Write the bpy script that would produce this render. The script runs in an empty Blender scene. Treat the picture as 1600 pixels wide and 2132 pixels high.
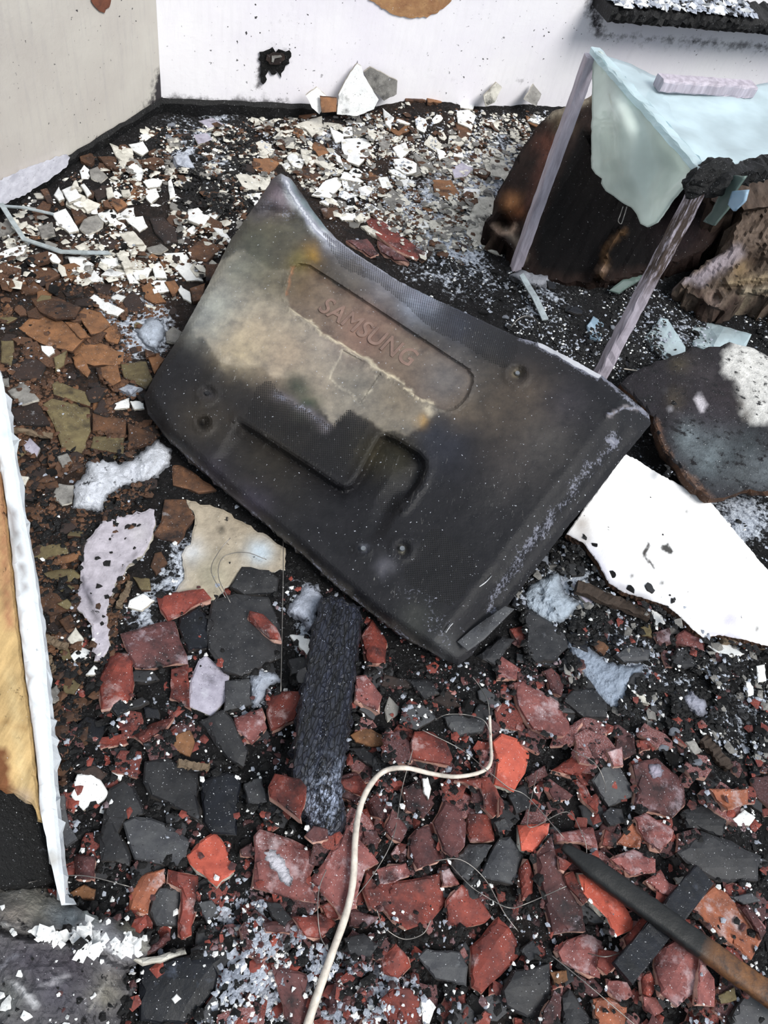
import bpy, bmesh, math, random
import numpy as np
from mathutils import Vector, Matrix
from mathutils.geometry import delaunay_2d_cdt

random.seed(7)
rng = np.random.default_rng(7)
SC = bpy.context.scene
COL = SC.collection

# ------------------------------------------------------------------ camera
F_PX, NADIR, CAM_H = 1660.0, (450.0, 2300.0), 1.5
_d = np.array([NADIR[0] - 800, -(NADIR[1] - 1066), -F_PX]); _d = _d / np.linalg.norm(_d)
_Z = -_d; _Y = np.array([0, 0, -1.0]); _Y = _Y - (_Y @ _Z) * _Z; _Y /= np.linalg.norm(_Y); _X = np.cross(_Y, _Z)
CM = np.array([_X, _Y, _Z])          # camera axes -> world
CP = np.array([0, 0, CAM_H])
cam_data = bpy.data.cameras.new('camera'); cam = bpy.data.objects.new('camera', cam_data); COL.objects.link(cam)
cam_data.sensor_fit = 'VERTICAL'; cam_data.sensor_height = 36.0; cam_data.lens = 36.0 * F_PX / 2132.0
cam_data.clip_start = 0.02
cam.matrix_world = Matrix(((CM[0][0], CM[0][1], CM[0][2], CP[0]), (CM[1][0], CM[1][1], CM[1][2], CP[1]),
                           (CM[2][0], CM[2][1], CM[2][2], CP[2]), (0, 0, 0, 1)))
SC.camera = cam

# ------------------------------------------------------------------ light
SC.view_settings.view_transform = 'Standard'; SC.view_settings.look = 'None'
SC.view_settings.exposure = 0.35; SC.view_settings.gamma = 1.0; SC.view_settings.use_curve_mapping = False
W = bpy.data.worlds.new('sky'); SC.world = W; W.use_nodes = True
bg = W.node_tree.nodes['Background']; bg.inputs[0].default_value = (0.80, 0.90, 1.0, 1); bg.inputs[1].default_value = 0.62
sd = bpy.data.lights.new('sun', 'SUN'); sun = bpy.data.objects.new('sun', sd); COL.objects.link(sun)
sd.energy = 3.1; sd.angle = math.radians(26); sd.color = (1.0, 0.97, 0.92)
SUN_FROM = Vector((0.55, -0.36, 0.76))
sun.rotation_euler = SUN_FROM.to_track_quat('Z', 'Y').to_euler(); sun.location = (2, 0, 4)

# ------------------------------------------------------------------ projection helpers
def rays(px, py):
    px = np.asarray(px, float); py = np.asarray(py, float)
    v = np.stack([px - 800, -(py - 1066), np.full(px.shape, -F_PX)], -1)
    return v @ CM.T

def on_plane(px, py, pl, r=0.0):
    """points where the pixel rays meet z = a + b x + c y + r"""
    a, b, c = pl; R = rays(px, py)
    t = (a + r - CP[2]) / (R[..., 2] - b * R[..., 0] - c * R[..., 1])
    return CP + R * t[..., None]

def P(px, py, z=0.0):
    return on_plane(np.array(px, float), np.array(py, float), (z, 0, 0))

def project(p):
    c = (np.asarray(p, float) - CP) @ CM
    return 800 + F_PX * c[..., 0] / -c[..., 2], 1066 - F_PX * c[..., 1] / -c[..., 2]

def plane_from(pts):
    A = np.array([[1, p[0], p[1]] for p in pts]); z = np.array([p[2] for p in pts])
    return tuple(np.linalg.lstsq(A, z, rcond=None)[0])

# ------------------------------------------------------------------ noise and polygons
_perm = np.random.default_rng(3).random((256, 256))
def vnoise(x, y):
    xi = np.floor(x).astype(int); yi = np.floor(y).astype(int); fx = x - xi; fy = y - yi
    fx = fx * fx * (3 - 2 * fx); fy = fy * fy * (3 - 2 * fy)
    g = lambda i, j: _perm[i % 256, j % 256]
    return ((g(xi, yi) * (1 - fx) + g(xi + 1, yi) * fx) * (1 - fy) + (g(xi, yi + 1) * (1 - fx) + g(xi + 1, yi + 1) * fx) * fy) * 2 - 1

def fbm(x, y, o=4):
    s = 0; a = 1; n = 0
    for k in range(o):
        s = s + a * vnoise(x * 2 ** k + 17.3 * k, y * 2 ** k + 9.1 * k); n += a; a *= 0.5
    return s / n

def inside(px, py, poly):
    px = np.asarray(px, float); py = np.asarray(py, float); r = np.zeros(px.shape, bool)
    n = len(poly)
    for i in range(n):
        x0, y0 = poly[i][:2]; x1, y1 = poly[(i + 1) % n][:2]
        if y0 == y1: continue
        c = ((y0 > py) != (y1 > py)) & (px < (x1 - x0) * (py - y0) / (y1 - y0) + x0)
        r ^= c
    return r

def dist_line(px, py, pts, closed=False):
    d = np.full(np.shape(px), 1e9); n = len(pts)
    for i in range(n if closed else n - 1):
        ax, ay = pts[i][:2]; bx, by = pts[(i + 1) % n][:2]
        vx, vy = bx - ax, by - ay; L = vx * vx + vy * vy + 1e-9
        t = np.clip(((px - ax) * vx + (py - ay) * vy) / L, 0, 1)
        d = np.minimum(d, np.hypot(px - ax - t * vx, py - ay - t * vy))
    return d

def sstep(e0, e1, x):
    t = np.clip((x - e0) / (e1 - e0), 0, 1); return t * t * (3 - 2 * t)

# ------------------------------------------------------------------ materials
def lin(c):
    return tuple(((v / 255) / 12.92 if v / 255 <= 0.04045 else ((v / 255 + 0.055) / 1.055) ** 2.4) for v in c[:3])

class NT:
    def __init__(s, m): s.t = m.node_tree; s.n = s.t.nodes
    def node(s, ty, **kw):
        nd = s.n.new(ty)
        for k, v in kw.items(): setattr(nd, k, v)
        return nd
    def link(s, a, b): s.t.links.new(a, b)
    def math(s, op, a, b=None, clamp=False):
        nd = s.node('ShaderNodeMath', operation=op); nd.use_clamp = clamp
        for i, v in enumerate((a, b)):
            if v is None: continue
            if isinstance(v, (int, float)): nd.inputs[i].default_value = v
            else: s.link(v, nd.inputs[i])
        return nd.outputs[0]
    def noise(s, vec, scale, detail=4, rough=0.55):
        nd = s.node('ShaderNodeTexNoise'); nd.inputs['Scale'].default_value = scale
        nd.inputs['Detail'].default_value = detail; nd.inputs['Roughness'].default_value = rough
        s.link(vec, nd.inputs['Vector']); return nd.outputs['Fac']
    def ramp(s, fac, a, b, ca=(0, 0, 0, 1), cb=(1, 1, 1, 1)):
        nd = s.node('ShaderNodeValToRGB'); e = nd.color_ramp.elements
        e[0].position = a; e[1].position = b; e[0].color = ca; e[1].color = cb
        s.link(fac, nd.inputs[0]); return nd.outputs[0]
    def mix(s, fac, a, b, mode='MIX'):
        nd = s.node('ShaderNodeMix', data_type='RGBA', blend_type=mode)
        for i, v in ((0, fac), (6, a), (7, b)):
            if isinstance(v, (int, float)): nd.inputs[i].default_value = v
            elif isinstance(v, tuple): nd.inputs[i].default_value = (*v[:3], 1)
            else: s.link(v, nd.inputs[i])
        return nd.outputs[2]

MATS = {}
def new_mat(name):
    m = bpy.data.materials.new(name); m.use_nodes = True; t = NT(m); b = m.node_tree.nodes['Principled BSDF']
    return m, t, b

def obj_vec(t):
    tc = t.node('ShaderNodeTexCoord'); oi = t.node('ShaderNodeObjectInfo')
    k = t.math('MULTIPLY', oi.outputs['Random'], 37.0)
    ad = t.node('ShaderNodeVectorMath', operation='ADD'); t.link(tc.outputs['Object'], ad.inputs[0])
    cx = t.node('ShaderNodeCombineXYZ'); t.link(k, cx.inputs[0]); t.link(k, cx.inputs[1]); t.link(cx.outputs[0], ad.inputs[1])
    return ad.outputs[0], oi.outputs['Random']

def rubble_mat(name, c, c2=None, dust=0.25, soot=0.25, rough=0.8, bump=0.35, dustc=(205, 208, 215), spec=0.3, vary=0.3, sc=1.0):
    """broken building material: two tones, ash dust in patches and specks, soot in patches"""
    m, t, b = new_mat(name); v, rnd = obj_vec(t)
    c1 = lin(c); c2 = lin(c2 or tuple(x * 0.72 for x in c))
    n1 = t.noise(v, 30 * sc, 6, 0.65); base = t.mix(t.ramp(n1, 0.35, 0.68), c1, c2)
    val = t.math('ADD', t.math('MULTIPLY', rnd, vary * 2), 1 - vary)
    hs = t.node('ShaderNodeHueSaturation'); t.link(base, hs.inputs['Color']); t.link(val, hs.inputs['Value']); base = hs.outputs[0]
    if soot > 0:
        n2 = t.noise(v, 13 * sc, 6, 0.65); base = t.mix(t.ramp(n2, 0.66 - soot * 0.35, 0.80 - soot * 0.25), base, lin((24, 23, 26)))
        n2 = t.noise(v, 260 * sc, 3, 0.7); base = t.mix(t.ramp(n2, 0.66 - soot * 0.08, 0.70 - soot * 0.04), base, lin((28, 26, 28)))
    if dust > 0:
        n3 = t.noise(v, 17 * sc, 6, 0.7); f = t.ramp(n3, 0.68 - dust * 0.3, 0.88 - dust * 0.2)
        base = t.mix(t.math('MULTIPLY', f, 0.75), base, lin(dustc))
        n4 = t.noise(v, 330 * sc, 2, 0.6); base = t.mix(t.ramp(n4, 0.715 - dust * 0.07, 0.745 - dust * 0.05), base, lin((222, 224, 230)))
    t.link(base, b.inputs['Base Color']); b.inputs['Roughness'].default_value = rough; b.inputs['Specular IOR Level'].default_value = spec
    bp = t.node('ShaderNodeBump'); bp.inputs['Strength'].default_value = bump; bp.inputs['Distance'].default_value = 0.004
    t.link(t.math('ADD', t.noise(v, 90 * sc, 6, 0.7), t.noise(v, 20 * sc, 4)), bp.inputs['Height']); t.link(bp.outputs[0], b.inputs['Normal'])
    MATS[name] = m; return m

def paint_mat(name, rough=0.6, bump=0.3, fine=0.25, specks=0.0, dark=0.0, spec=0.3, bscale=60, speckc=(220, 222, 226), darkc=(22, 21, 23), coat=0.0, metal=0.0, stretch=None):
    """a surface whose patches of colour are its own (scorch, ash, char) stored in the attribute 'tint'"""
    m, t, b = new_mat(name); tc = t.node('ShaderNodeTexCoord'); v = tc.outputs['Object']
    if stretch:
        mp = t.node('ShaderNodeMapping'); t.link(v, mp.inputs[0]); mp.inputs['Rotation'].default_value = (0, 0, stretch[0]); mp.inputs['Scale'].default_value = stretch[1]; vs = mp.outputs[0]
    else: vs = v
    at = t.node('ShaderNodeAttribute', attribute_name='tint'); base = at.outputs['Color']
    n = t.noise(vs, 45, 6, 0.65); g = t.ramp(n, 0.25, 0.75, (1 - fine * 2,) * 3 + (1,), (1 + 0.0,) * 3 + (1,))
    base = t.mix(1.0, base, g, 'MULTIPLY')
    if dark > 0:
        base = t.mix(t.ramp(t.noise(v, 30, 7, 0.72), 0.68 - dark * 0.25, 0.72 - dark * 0.2), base, lin(darkc))
    if specks > 0:
        base = t.mix(t.ramp(t.noise(v, 210, 3, 0.65), 0.72 - specks * 0.12, 0.75 - specks * 0.11), base, lin(speckc))
    t.link(base, b.inputs['Base Color']); b.inputs['Roughness'].default_value = rough; b.inputs['Specular IOR Level'].default_value = spec
    b.inputs['Coat Weight'].default_value = coat; b.inputs['Metallic'].default_value = metal
    bp = t.node('ShaderNodeBump'); bp.inputs['Strength'].default_value = bump; bp.inputs['Distance'].default_value = 0.005
    t.link(t.math('ADD', t.noise(vs, bscale, 6, 0.7), t.math('MULTIPLY', t.noise(v, bscale * 4, 3), 0.4)), bp.inputs['Height']); t.link(bp.outputs[0], b.inputs['Normal'])
    MATS[name] = m; return m

rubble_mat('white', (232, 233, 232), (204, 206, 208), 0.0, 0.20, 0.85, 0.25, vary=0.10)
rubble_mat('cream', (208, 205, 196), (166, 163, 154), 0.05, 0.28, 0.85, 0.3, vary=0.14)
rubble_mat('grey', (140, 138, 134), (100, 98, 96), 0.15, 0.32, 0.85, 0.4, vary=0.2)
rubble_mat('lilac', (176, 172, 186), (140, 136, 150), 0.25, 0.2, 0.85, 0.4, vary=0.1)
rubble_mat('brown', (98, 68, 48), (60, 44, 36), 0.16, 0.44, 0.75, 0.3, vary=0.30)
rubble_mat('tan', (134, 94, 64), (92, 66, 48), 0.12, 0.34, 0.75, 0.25, vary=0.15)
rubble_mat('olive', (106, 96, 68), (76, 66, 48), 0.08, 0.22, 0.7, 0.25, vary=0.15)
rubble_mat('umber', (52, 40, 36), (34, 28, 28), 0.14, 0.35, 0.75, 0.35, vary=0.25)
rubble_mat('red', (128, 60, 50), (84, 44, 42), 0.34, 0.42, 0.7, 0.35, (205, 190, 190), vary=0.22)
rubble_mat('bright', (192, 94, 76), (158, 76, 64), 0.34, 0.16, 0.7, 0.3, (225, 190, 185), vary=0.08)
rubble_mat('maroon', (92, 56, 55), (62, 42, 44), 0.42, 0.40, 0.7, 0.4, (190, 175, 185), vary=0.22)
rubble_mat('pink', (138, 84, 80), (98, 60, 60), 0.58, 0.30, 0.75, 0.5, (220, 205, 210), vary=0.15)
rubble_mat('orange', (156, 94, 68), (112, 68, 54), 0.46, 0.26, 0.7, 0.4, vary=0.1)
rubble_mat('dark', (50, 50, 52), (30, 31, 35), 0.20, 0.3, 0.6, 0.3, (130, 134, 142), vary=0.28)
rubble_mat('slate', (74, 75, 77), (50, 51, 56), 0.24, 0.2, 0.6, 0.35, (150, 152, 156), vary=0.18)
rubble_mat('ink', (22, 25, 33), (12, 14, 19), 0.18, 0.1, 0.5, 0.3, (90, 98, 115), vary=0.2)
rubble_mat('char', (13, 13, 15), (6, 6, 7), 0.14, 0.0, 0.55, 0.8, (120, 124, 134), vary=0.3, sc=1.5)
rubble_mat('ash', (186, 192, 204), (130, 136, 150), 0.3, 0.28, 0.95, 1.0, vary=0.06, sc=1.6)
rubble_mat('edge_pale', (196, 160, 146), (150, 104, 92), 0.2, 0.12, 0.9, 0.5, vary=0.15)
rubble_mat('edge_white', (190, 186, 176), (140, 132, 122), 0.1, 0.25, 0.9, 0.5, vary=0.15)
rubble_mat('edge_brown', (84, 58, 42), (52, 38, 30), 0.1, 0.35, 0.9, 0.5, vary=0.2)
rubble_mat('edge_dark', (58, 54, 52), (30, 29, 30), 0.1, 0.3, 0.9, 0.5, vary=0.2)
EDGE = dict(white='edge_white', cream='edge_white', grey='edge_white', lilac='edge_white', brown='edge_brown', tan='edge_brown', olive='edge_brown',
            umber='edge_dark', red='edge_pale', bright='edge_white', maroon='edge_pale', pink='edge_pale', orange='edge_pale', dark='edge_dark',
            slate='edge_dark', ink='edge_dark', char='char', ash='ash')
paint_mat('paint_matte', 0.85, 0.35, 0.22, 0.15, 0.15)
paint_mat('paint_char', 0.7, 0.9, 0.3, 0.35, 0.2, bscale=80)
paint_mat('paint_wood', 0.75, 0.6, 0.35, 0.08, 0.25, spec=0.1, bscale=40, stretch=(0.35, (1.0, 0.18, 1.0)))
paint_mat('paint_lump', 0.8, 0.9, 0.28, 0.30, 0.35, bscale=45)
paint_mat('paint_soot', 0.75, 1.0, 0.3, 0.30, 0.52, bscale=60, darkc=(20, 19, 23))
paint_mat('paint_white', 0.7, 0.2, 0.06, 0.0, 0.06)

def solid(name, c, rough=0.6, metal=0.0, bump=0.0, spec=0.4, bs=80):
    m, t, b = new_mat(name); b.inputs['Roughness'].default_value = rough; b.inputs['Metallic'].default_value = metal; b.inputs['Specular IOR Level'].default_value = spec
    v, r = obj_vec(t); n = t.noise(v, 60, 5, 0.65)
    t.link(t.mix(t.ramp(n, 0.3, 0.7), lin(c), lin(tuple(x * 0.78 for x in c))), b.inputs['Base Color'])
    if bump:
        bp = t.node('ShaderNodeBump'); bp.inputs['Strength'].default_value = bump; bp.inputs['Distance'].default_value = 0.003
        t.link(t.noise(v, bs, 5), bp.inputs['Height']); t.link(bp.outputs[0], b.inputs['Normal'])
    MATS[name] = m; return m
solid('cable_white', (222, 212, 200), 0.55, bump=0.3)
solid('wire_grey', (150, 146, 142), 0.4, 0.7)
solid('metal_bare', (150, 152, 156), 0.35, 0.8, 0.3)
solid('strip_pale', (176, 186, 190), 0.4, 0.3, 0.3)
solid('black_void', (12, 12, 15), 0.8, bump=0.4)
# weathered white-lilac table legs
m, t, b = new_mat('leg_paint'); tc = t.node('ShaderNodeTexCoord'); mp = t.node('ShaderNodeMapping'); t.link(tc.outputs['Object'], mp.inputs[0]); mp.inputs['Scale'].default_value = (1, 1, 0.12)
n = t.noise(mp.outputs[0], 70, 6, 0.7); cc = t.mix(t.ramp(n, 0.35, 0.7), lin((188, 180, 192)), lin((140, 132, 142)))
at = t.node('ShaderNodeAttribute', attribute_name='tint'); wear = t.math('MULTIPLY', t.ramp(t.noise(mp.outputs[0], 110, 6, 0.75), 0.42, 0.52), at.outputs['Fac'])
cc = t.mix(wear, cc, lin((66, 54, 48))); t.link(cc, b.inputs['Base Color']); b.inputs['Roughness'].default_value = 0.6
bp = t.node('ShaderNodeBump'); bp.inputs['Strength'].default_value = 0.5; bp.inputs['Distance'].default_value = 0.003; t.link(n, bp.inputs['Height']); t.link(bp.outputs[0], b.inputs['Normal']); MATS['leg_paint'] = m
def glass_mat(name, c, trans, rough, sc=9, milk=0.0, clear=0.0):
    m, t, b = new_mat(name); v, r = obj_vec(t)
    t.link(t.mix(t.ramp(t.noise(v, sc, 3), 0.35, 0.65), lin(c), lin(tuple(x * 0.86 for x in c))), b.inputs['Base Color'])
    b.inputs['Roughness'].default_value = rough; b.inputs['Transmission Weight'].default_value = trans; b.inputs['IOR'].default_value = 1.5
    b.inputs['Specular IOR Level'].default_value = 0.6
    bp = t.node('ShaderNodeBump'); bp.inputs['Strength'].default_value = 0.12; bp.inputs['Distance'].default_value = 0.01; t.link(t.noise(v, 14, 3), bp.inputs['Height']); t.link(bp.outputs[0], b.inputs['Normal'])
    if milk:
        tr = t.node('ShaderNodeBsdfTranslucent'); tr.inputs[0].default_value = (*lin(c), 1); ms = t.node('ShaderNodeMixShader'); ms.inputs[0].default_value = milk
        t.link(b.outputs[0], ms.inputs[1]); t.link(tr.outputs[0], ms.inputs[2]); tp_ = t.node('ShaderNodeBsdfTransparent'); tp_.inputs[0].default_value = (.92, .97, .96, 1); m2 = t.node('ShaderNodeMixShader'); m2.inputs[0].default_value = clear; t.link(ms.outputs[0], m2.inputs[1]); t.link(tp_.outputs[0], m2.inputs[2]); t.link(m2.outputs[0], m.node_tree.nodes['Material Output'].inputs[0])
    MATS[name] = m
glass_mat('glass_mint', (238, 248, 242), 0.0, 0.10, milk=0.35, clear=.04)
glass_mat('glass_sky', (222, 240, 247), 0.0, 0.18, milk=0.3, clear=.22)
glass_mat('glass_blue', (176, 206, 230), 0.35, 0.12)
glass_mat('glass_green', (120, 140, 134), 0.4, 0.2)

# the television's back: colour patches, a grid of vent holes, fine scratches
m, t, b = new_mat('scorched_shell'); tc = t.node('ShaderNodeTexCoord'); v = tc.outputs['Object']
at = t.node('ShaderNodeAttribute', attribute_name='tint'); base = at.outputs['Color']
vn = t.node('ShaderNodeAttribute', attribute_name='vent'); uv = t.node('ShaderNodeAttribute', attribute_name='grid')
sx = t.node('ShaderNodeSeparateXYZ'); t.link(uv.outputs['Vector'], sx.inputs[0])
K = 2 * math.pi / 0.0066
s1 = t.math('SINE', t.math('MULTIPLY', sx.outputs[0], K)); s2 = t.math('SINE', t.math('MULTIPLY', sx.outputs[1], K))
hole = t.math('MULTIPLY', t.ramp(t.math('MULTIPLY', s1, s2), 0.05, 0.25), 1.0)
hole = t.math('MULTIPLY', hole, t.ramp(vn.outputs['Fac'], 0.45, 0.55))
n = t.noise(v, 26, 7, 0.68); g = t.ramp(n, 0.3, 0.7, (0.55, 0.55, 0.58, 1), (1.25, 1.22, 1.16, 1)); base = t.mix(1.0, base, g, 'MULTIPLY')
mp = t.node('ShaderNodeMapping'); t.link(v, mp.inputs[0]); mp.inputs['Rotation'].default_value = (0, 0, 0.9); mp.inputs['Scale'].default_value = (1, 0.08, 1)
sc_ = t.ramp(t.noise(mp.outputs[0], 150, 3, 0.8), 0.63, 0.72); sc2 = t.ramp(t.noise(v, 6, 3), 0.5, 0.65)
base = t.mix(t.math('MULTIPLY', t.math('MULTIPLY', sc_, sc2), 0.35), base, lin((170, 168, 165)))
base = t.mix(t.ramp(t.noise(v, 170, 3, 0.62), 0.695, 0.72), base, lin((190, 194, 204)))
aw = t.node('ShaderNodeAttribute', attribute_name='ashy'); af = t.math('ADD', t.math('MULTIPLY', aw.outputs['Fac'], 0.42), t.math('ADD', t.math('MULTIPLY', t.noise(v, 34, 7, 0.78), 0.75), t.math('MULTIPLY', t.noise(v, 170, 3, 0.75), 0.65)))
base = t.mix(t.math('MULTIPLY', t.ramp(af, 0.90, 1.12), 0.7), base, t.mix(t.ramp(aw.outputs['Fac'], .85, 1.3), lin((124, 126, 140)), lin((214, 216, 224))))
base = t.mix(hole, base, lin((6, 6, 8)))
t.link(base, b.inputs['Base Color']); b.inputs['Specular IOR Level'].default_value = 0.28
t.link(t.ramp(n, 0.3, 0.7, (0.50,) * 3 + (1,), (0.66,) * 3 + (1,)), b.inputs['Roughness'])
bp = t.node('ShaderNodeBump'); bp.inputs['Strength'].default_value = 0.35; bp.inputs['Distance'].default_value = 0.003
t.link(t.math('SUBTRACT', t.noise(v, 90, 6, 0.7), hole), bp.inputs['Height']); t.link(bp.outputs[0], b.inputs['Normal']); MATS['scorched_shell'] = m

# charred timber with a cross-cracked grain
m, t, b = new_mat('char_timber'); tc = t.node('ShaderNodeTexCoord'); v = tc.outputs['Object']
mp = t.node('ShaderNodeMapping'); t.link(v, mp.inputs[0]); mp.inputs['Rotation'].default_value = (0, 0, 0.1); mp.inputs['Scale'].default_value = (1, 0.16, 1)
n = t.noise(mp.outputs[0], 110, 5, 0.6)
vo = t.node('ShaderNodeTexVoronoi', feature='DISTANCE_TO_EDGE'); vo.inputs['Scale'].default_value = 150; mp2 = t.node('ShaderNodeMapping'); t.link(v, mp2.inputs[0]); mp2.inputs['Scale'].default_value = (1, 0.3, 1); t.link(mp2.outputs[0], vo.inputs['Vector'])
base = t.mix(t.ramp(n, 0.35, 0.7), lin((9, 10, 14)), lin((34, 38, 54)))
at = t.node('ShaderNodeAttribute', attribute_name='tint')
base = t.mix(t.math('MULTIPLY', t.ramp(t.noise(v, 60, 7, 0.75), 0.46, 0.6), at.outputs['Fac']), base, lin((176, 188, 214)))
base = t.mix(t.ramp(t.noise(v, 260, 2), 0.70, 0.73), base, lin((170, 178, 200)))
t.link(base, b.inputs['Base Color']); b.inputs['Roughness'].default_value = 0.5
bp = t.node('ShaderNodeBump'); bp.inputs['Strength'].default_value = 0.9; bp.inputs['Distance'].default_value = 0.006
t.link(t.math('ADD', n, t.ramp(vo.outputs['Distance'], 0.0, 0.12)), bp.inputs['Height']); t.link(bp.outputs[0], b.inputs['Normal']); MATS['char_timber'] = m

# ground of soot, ash and dirt
m, t, b = new_mat('scorched_ground'); tc = t.node('ShaderNodeTexCoord'); v = tc.outputs['Object']
at = t.node('ShaderNodeAttribute', attribute_name='tint'); sp = t.node('ShaderNodeSeparateColor'); t.link(at.outputs['Color'], sp.inputs[0])
n1 = t.noise(v, 9, 7, 0.75); n2 = t.noise(v, 70, 5, 0.7); n3 = t.noise(v, 230, 3, 0.7)
base = t.mix(t.ramp(n2, 0.4, 0.65), lin((7, 7, 9)), lin((26, 25, 27)))
base = t.mix(t.math('MULTIPLY', t.ramp(t.math('ADD', n1, t.math('MULTIPLY', n2, 0.5)), 0.6, 0.85), sp.outputs[1]), base, lin((62, 45, 35)))
f = t.math('ADD', t.math('MULTIPLY', sp.outputs[0], 0.9), t.math('MULTIPLY', t.math('SUBTRACT', t.math('ADD', n2, n1), 1.0), 1.5))
base = t.mix(t.ramp(f, 0.35, 0.60), base, t.mix(t.ramp(n2, 0.35, 0.6), lin((120, 128, 145)), lin((205, 212, 224))))
base = t.mix(t.ramp(n3, 0.655, 0.68), base, lin((150, 152, 158)))
t.link(base, b.inputs['Base Color']); b.inputs['Roughness'].default_value = 0.85; b.inputs['Specular IOR Level'].default_value = 0.25
bp = t.node('ShaderNodeBump'); bp.inputs['Strength'].default_value = 1.0; bp.inputs['Distance'].default_value = 0.012
t.link(t.math('ADD', n2, t.math('MULTIPLY', n3, 0.35)), bp.inputs['Height']); t.link(bp.outputs[0], b.inputs['Normal']); MATS['scorched_ground'] = m

# smoke-stained plaster wall
def wall_mat(name, c, c2, film):
    m, t, b = new_mat(name); tc = t.node('ShaderNodeTexCoord'); v = tc.outputs['Object']
    base = t.mix(t.ramp(t.noise(v, 2.2, 5, 0.6), 0.35, 0.65), lin(c), lin(c2))
    mp = t.node('ShaderNodeMapping'); t.link(v, mp.inputs[0]); mp.inputs['Scale'].default_value = (1, 1, 0.1)
    base = t.mix(t.math('MULTIPLY', t.ramp(t.noise(mp.outputs[0], 60, 5, 0.7), 0.5, 0.8), film), base, lin((150, 146, 150)))
    reg = t.ramp(t.noise(v, 4.5, 2), 0.38, 0.55)
    base = t.mix(t.math('MULTIPLY', t.ramp(t.noise(v, 75, 2, 0.5), 0.70, 0.73), reg), base, lin((52, 50, 54)))
    at = t.node('ShaderNodeAttribute', attribute_name='tint')
    base = t.mix(t.math('MULTIPLY', t.ramp(t.math('ADD', t.noise(v, 26, 7, 0.75), t.math('MULTIPLY', at.outputs['Fac'], 0.42)), 0.62, 0.78), t.math('MULTIPLY', at.outputs['Fac'], 1.6, True)), base, lin((46, 42, 46)))
    t.link(base, b.inputs['Base Color']); b.inputs['Roughness'].default_value = 0.8
    bp = t.node('ShaderNodeBump'); bp.inputs['Strength'].default_value = 0.25; bp.inputs['Distance'].default_value = 0.004
    t.link(t.noise(v, 50, 6, 0.7), bp.inputs['Height']); t.link(bp.outputs[0], b.inputs['Normal']); MATS[name] = m
wall_mat('wall_beige', (196, 192, 184), (180, 174, 168), 0.35)  # greyer base also carries the dimmer light on the left wall
wall_mat('wall_white', (238, 236, 240), (226, 222, 232), 0.10)

# ------------------------------------------------------------------ object helpers
THINGS = []      # (object, px, py, info) for labels
def link(o, parent=None):
    COL.objects.link(o)
    if parent is not None:
        o.parent = parent
        o.matrix_parent_inverse = Matrix.Translation(-parent.location) if parent.type == 'EMPTY' or True else o.matrix_parent_inverse
    return o

def tag(o, label=None, cat=None, group=None, kind=None):
    if label: o['label'] = label
    if cat: o['category'] = cat
    if group: o['group'] = group
    if kind: o['kind'] = kind
    return o

def mesh_obj(name, V, faces, mats, parent=None, fmat=None, tint=None, smooth=False, attrs=None, origin=None):
    V = np.asarray(V, float); me = bpy.data.meshes.new(name)
    o = bpy.data.objects.new(name, me)
    if origin is None: origin = np.array([(V[:, 0].min() + V[:, 0].max()) / 2, (V[:, 1].min() + V[:, 1].max()) / 2, V[:, 2].min()])
    me.from_pydata((V - origin).tolist(), [], [list(map(int, f)) for f in faces]); o.location = Vector(origin)
    for mm in (mats if isinstance(mats, (list, tuple)) else [mats]): me.materials.append(MATS[mm])
    if fmat is not None: me.polygons.foreach_set('material_index', np.asarray(fmat, np.int32))
    if tint is not None:
        ca = me.color_attributes.new('tint', 'FLOAT_COLOR', 'POINT'); tint = np.asarray(tint, float)
        if tint.ndim == 1: tint = np.stack([tint] * 3, -1)
        ca.data.foreach_set('color', np.concatenate([tint, np.ones((len(tint), 1))], 1).astype(np.float32).ravel())
    for k, (ty, arr) in (attrs or {}).items():
        a = me.attributes.new(k, ty, 'POINT'); a.data.foreach_set('vector' if ty == 'FLOAT_VECTOR' else 'value', np.asarray(arr, np.float32).ravel())
    if smooth: me.polygons.foreach_set('use_smooth', np.ones(len(me.polygons), bool))
    me.update()
    COL.objects.link(o)
    if parent is not None:
        o.parent = parent; o.location = Vector(origin) - parent_world(parent)
    return o

def parent_world(p):
    v = Vector(p.location)
    while p.parent is not None:
        p = p.parent; v = v + Vector(p.location)
    return v

def empty(name, loc):
    o = bpy.data.objects.new(name, None); o.location = Vector(loc); o.empty_display_size = 0.05; COL.objects.link(o); return o

def box_verts(c, ax, ay, az):
    c, ax, ay, az = map(lambda q: np.asarray(q, float), (c, ax, ay, az))
    return [c + sx * ax + sy * ay + sz * az for sz in (-1, 1) for sy in (-1, 1) for sx in (-1, 1)]
BOXF = [(0, 2, 3, 1), (4, 5, 7, 6), (0, 1, 5, 4), (2, 6, 7, 3), (0, 4, 6, 2), (1, 3, 7, 5)]

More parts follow.
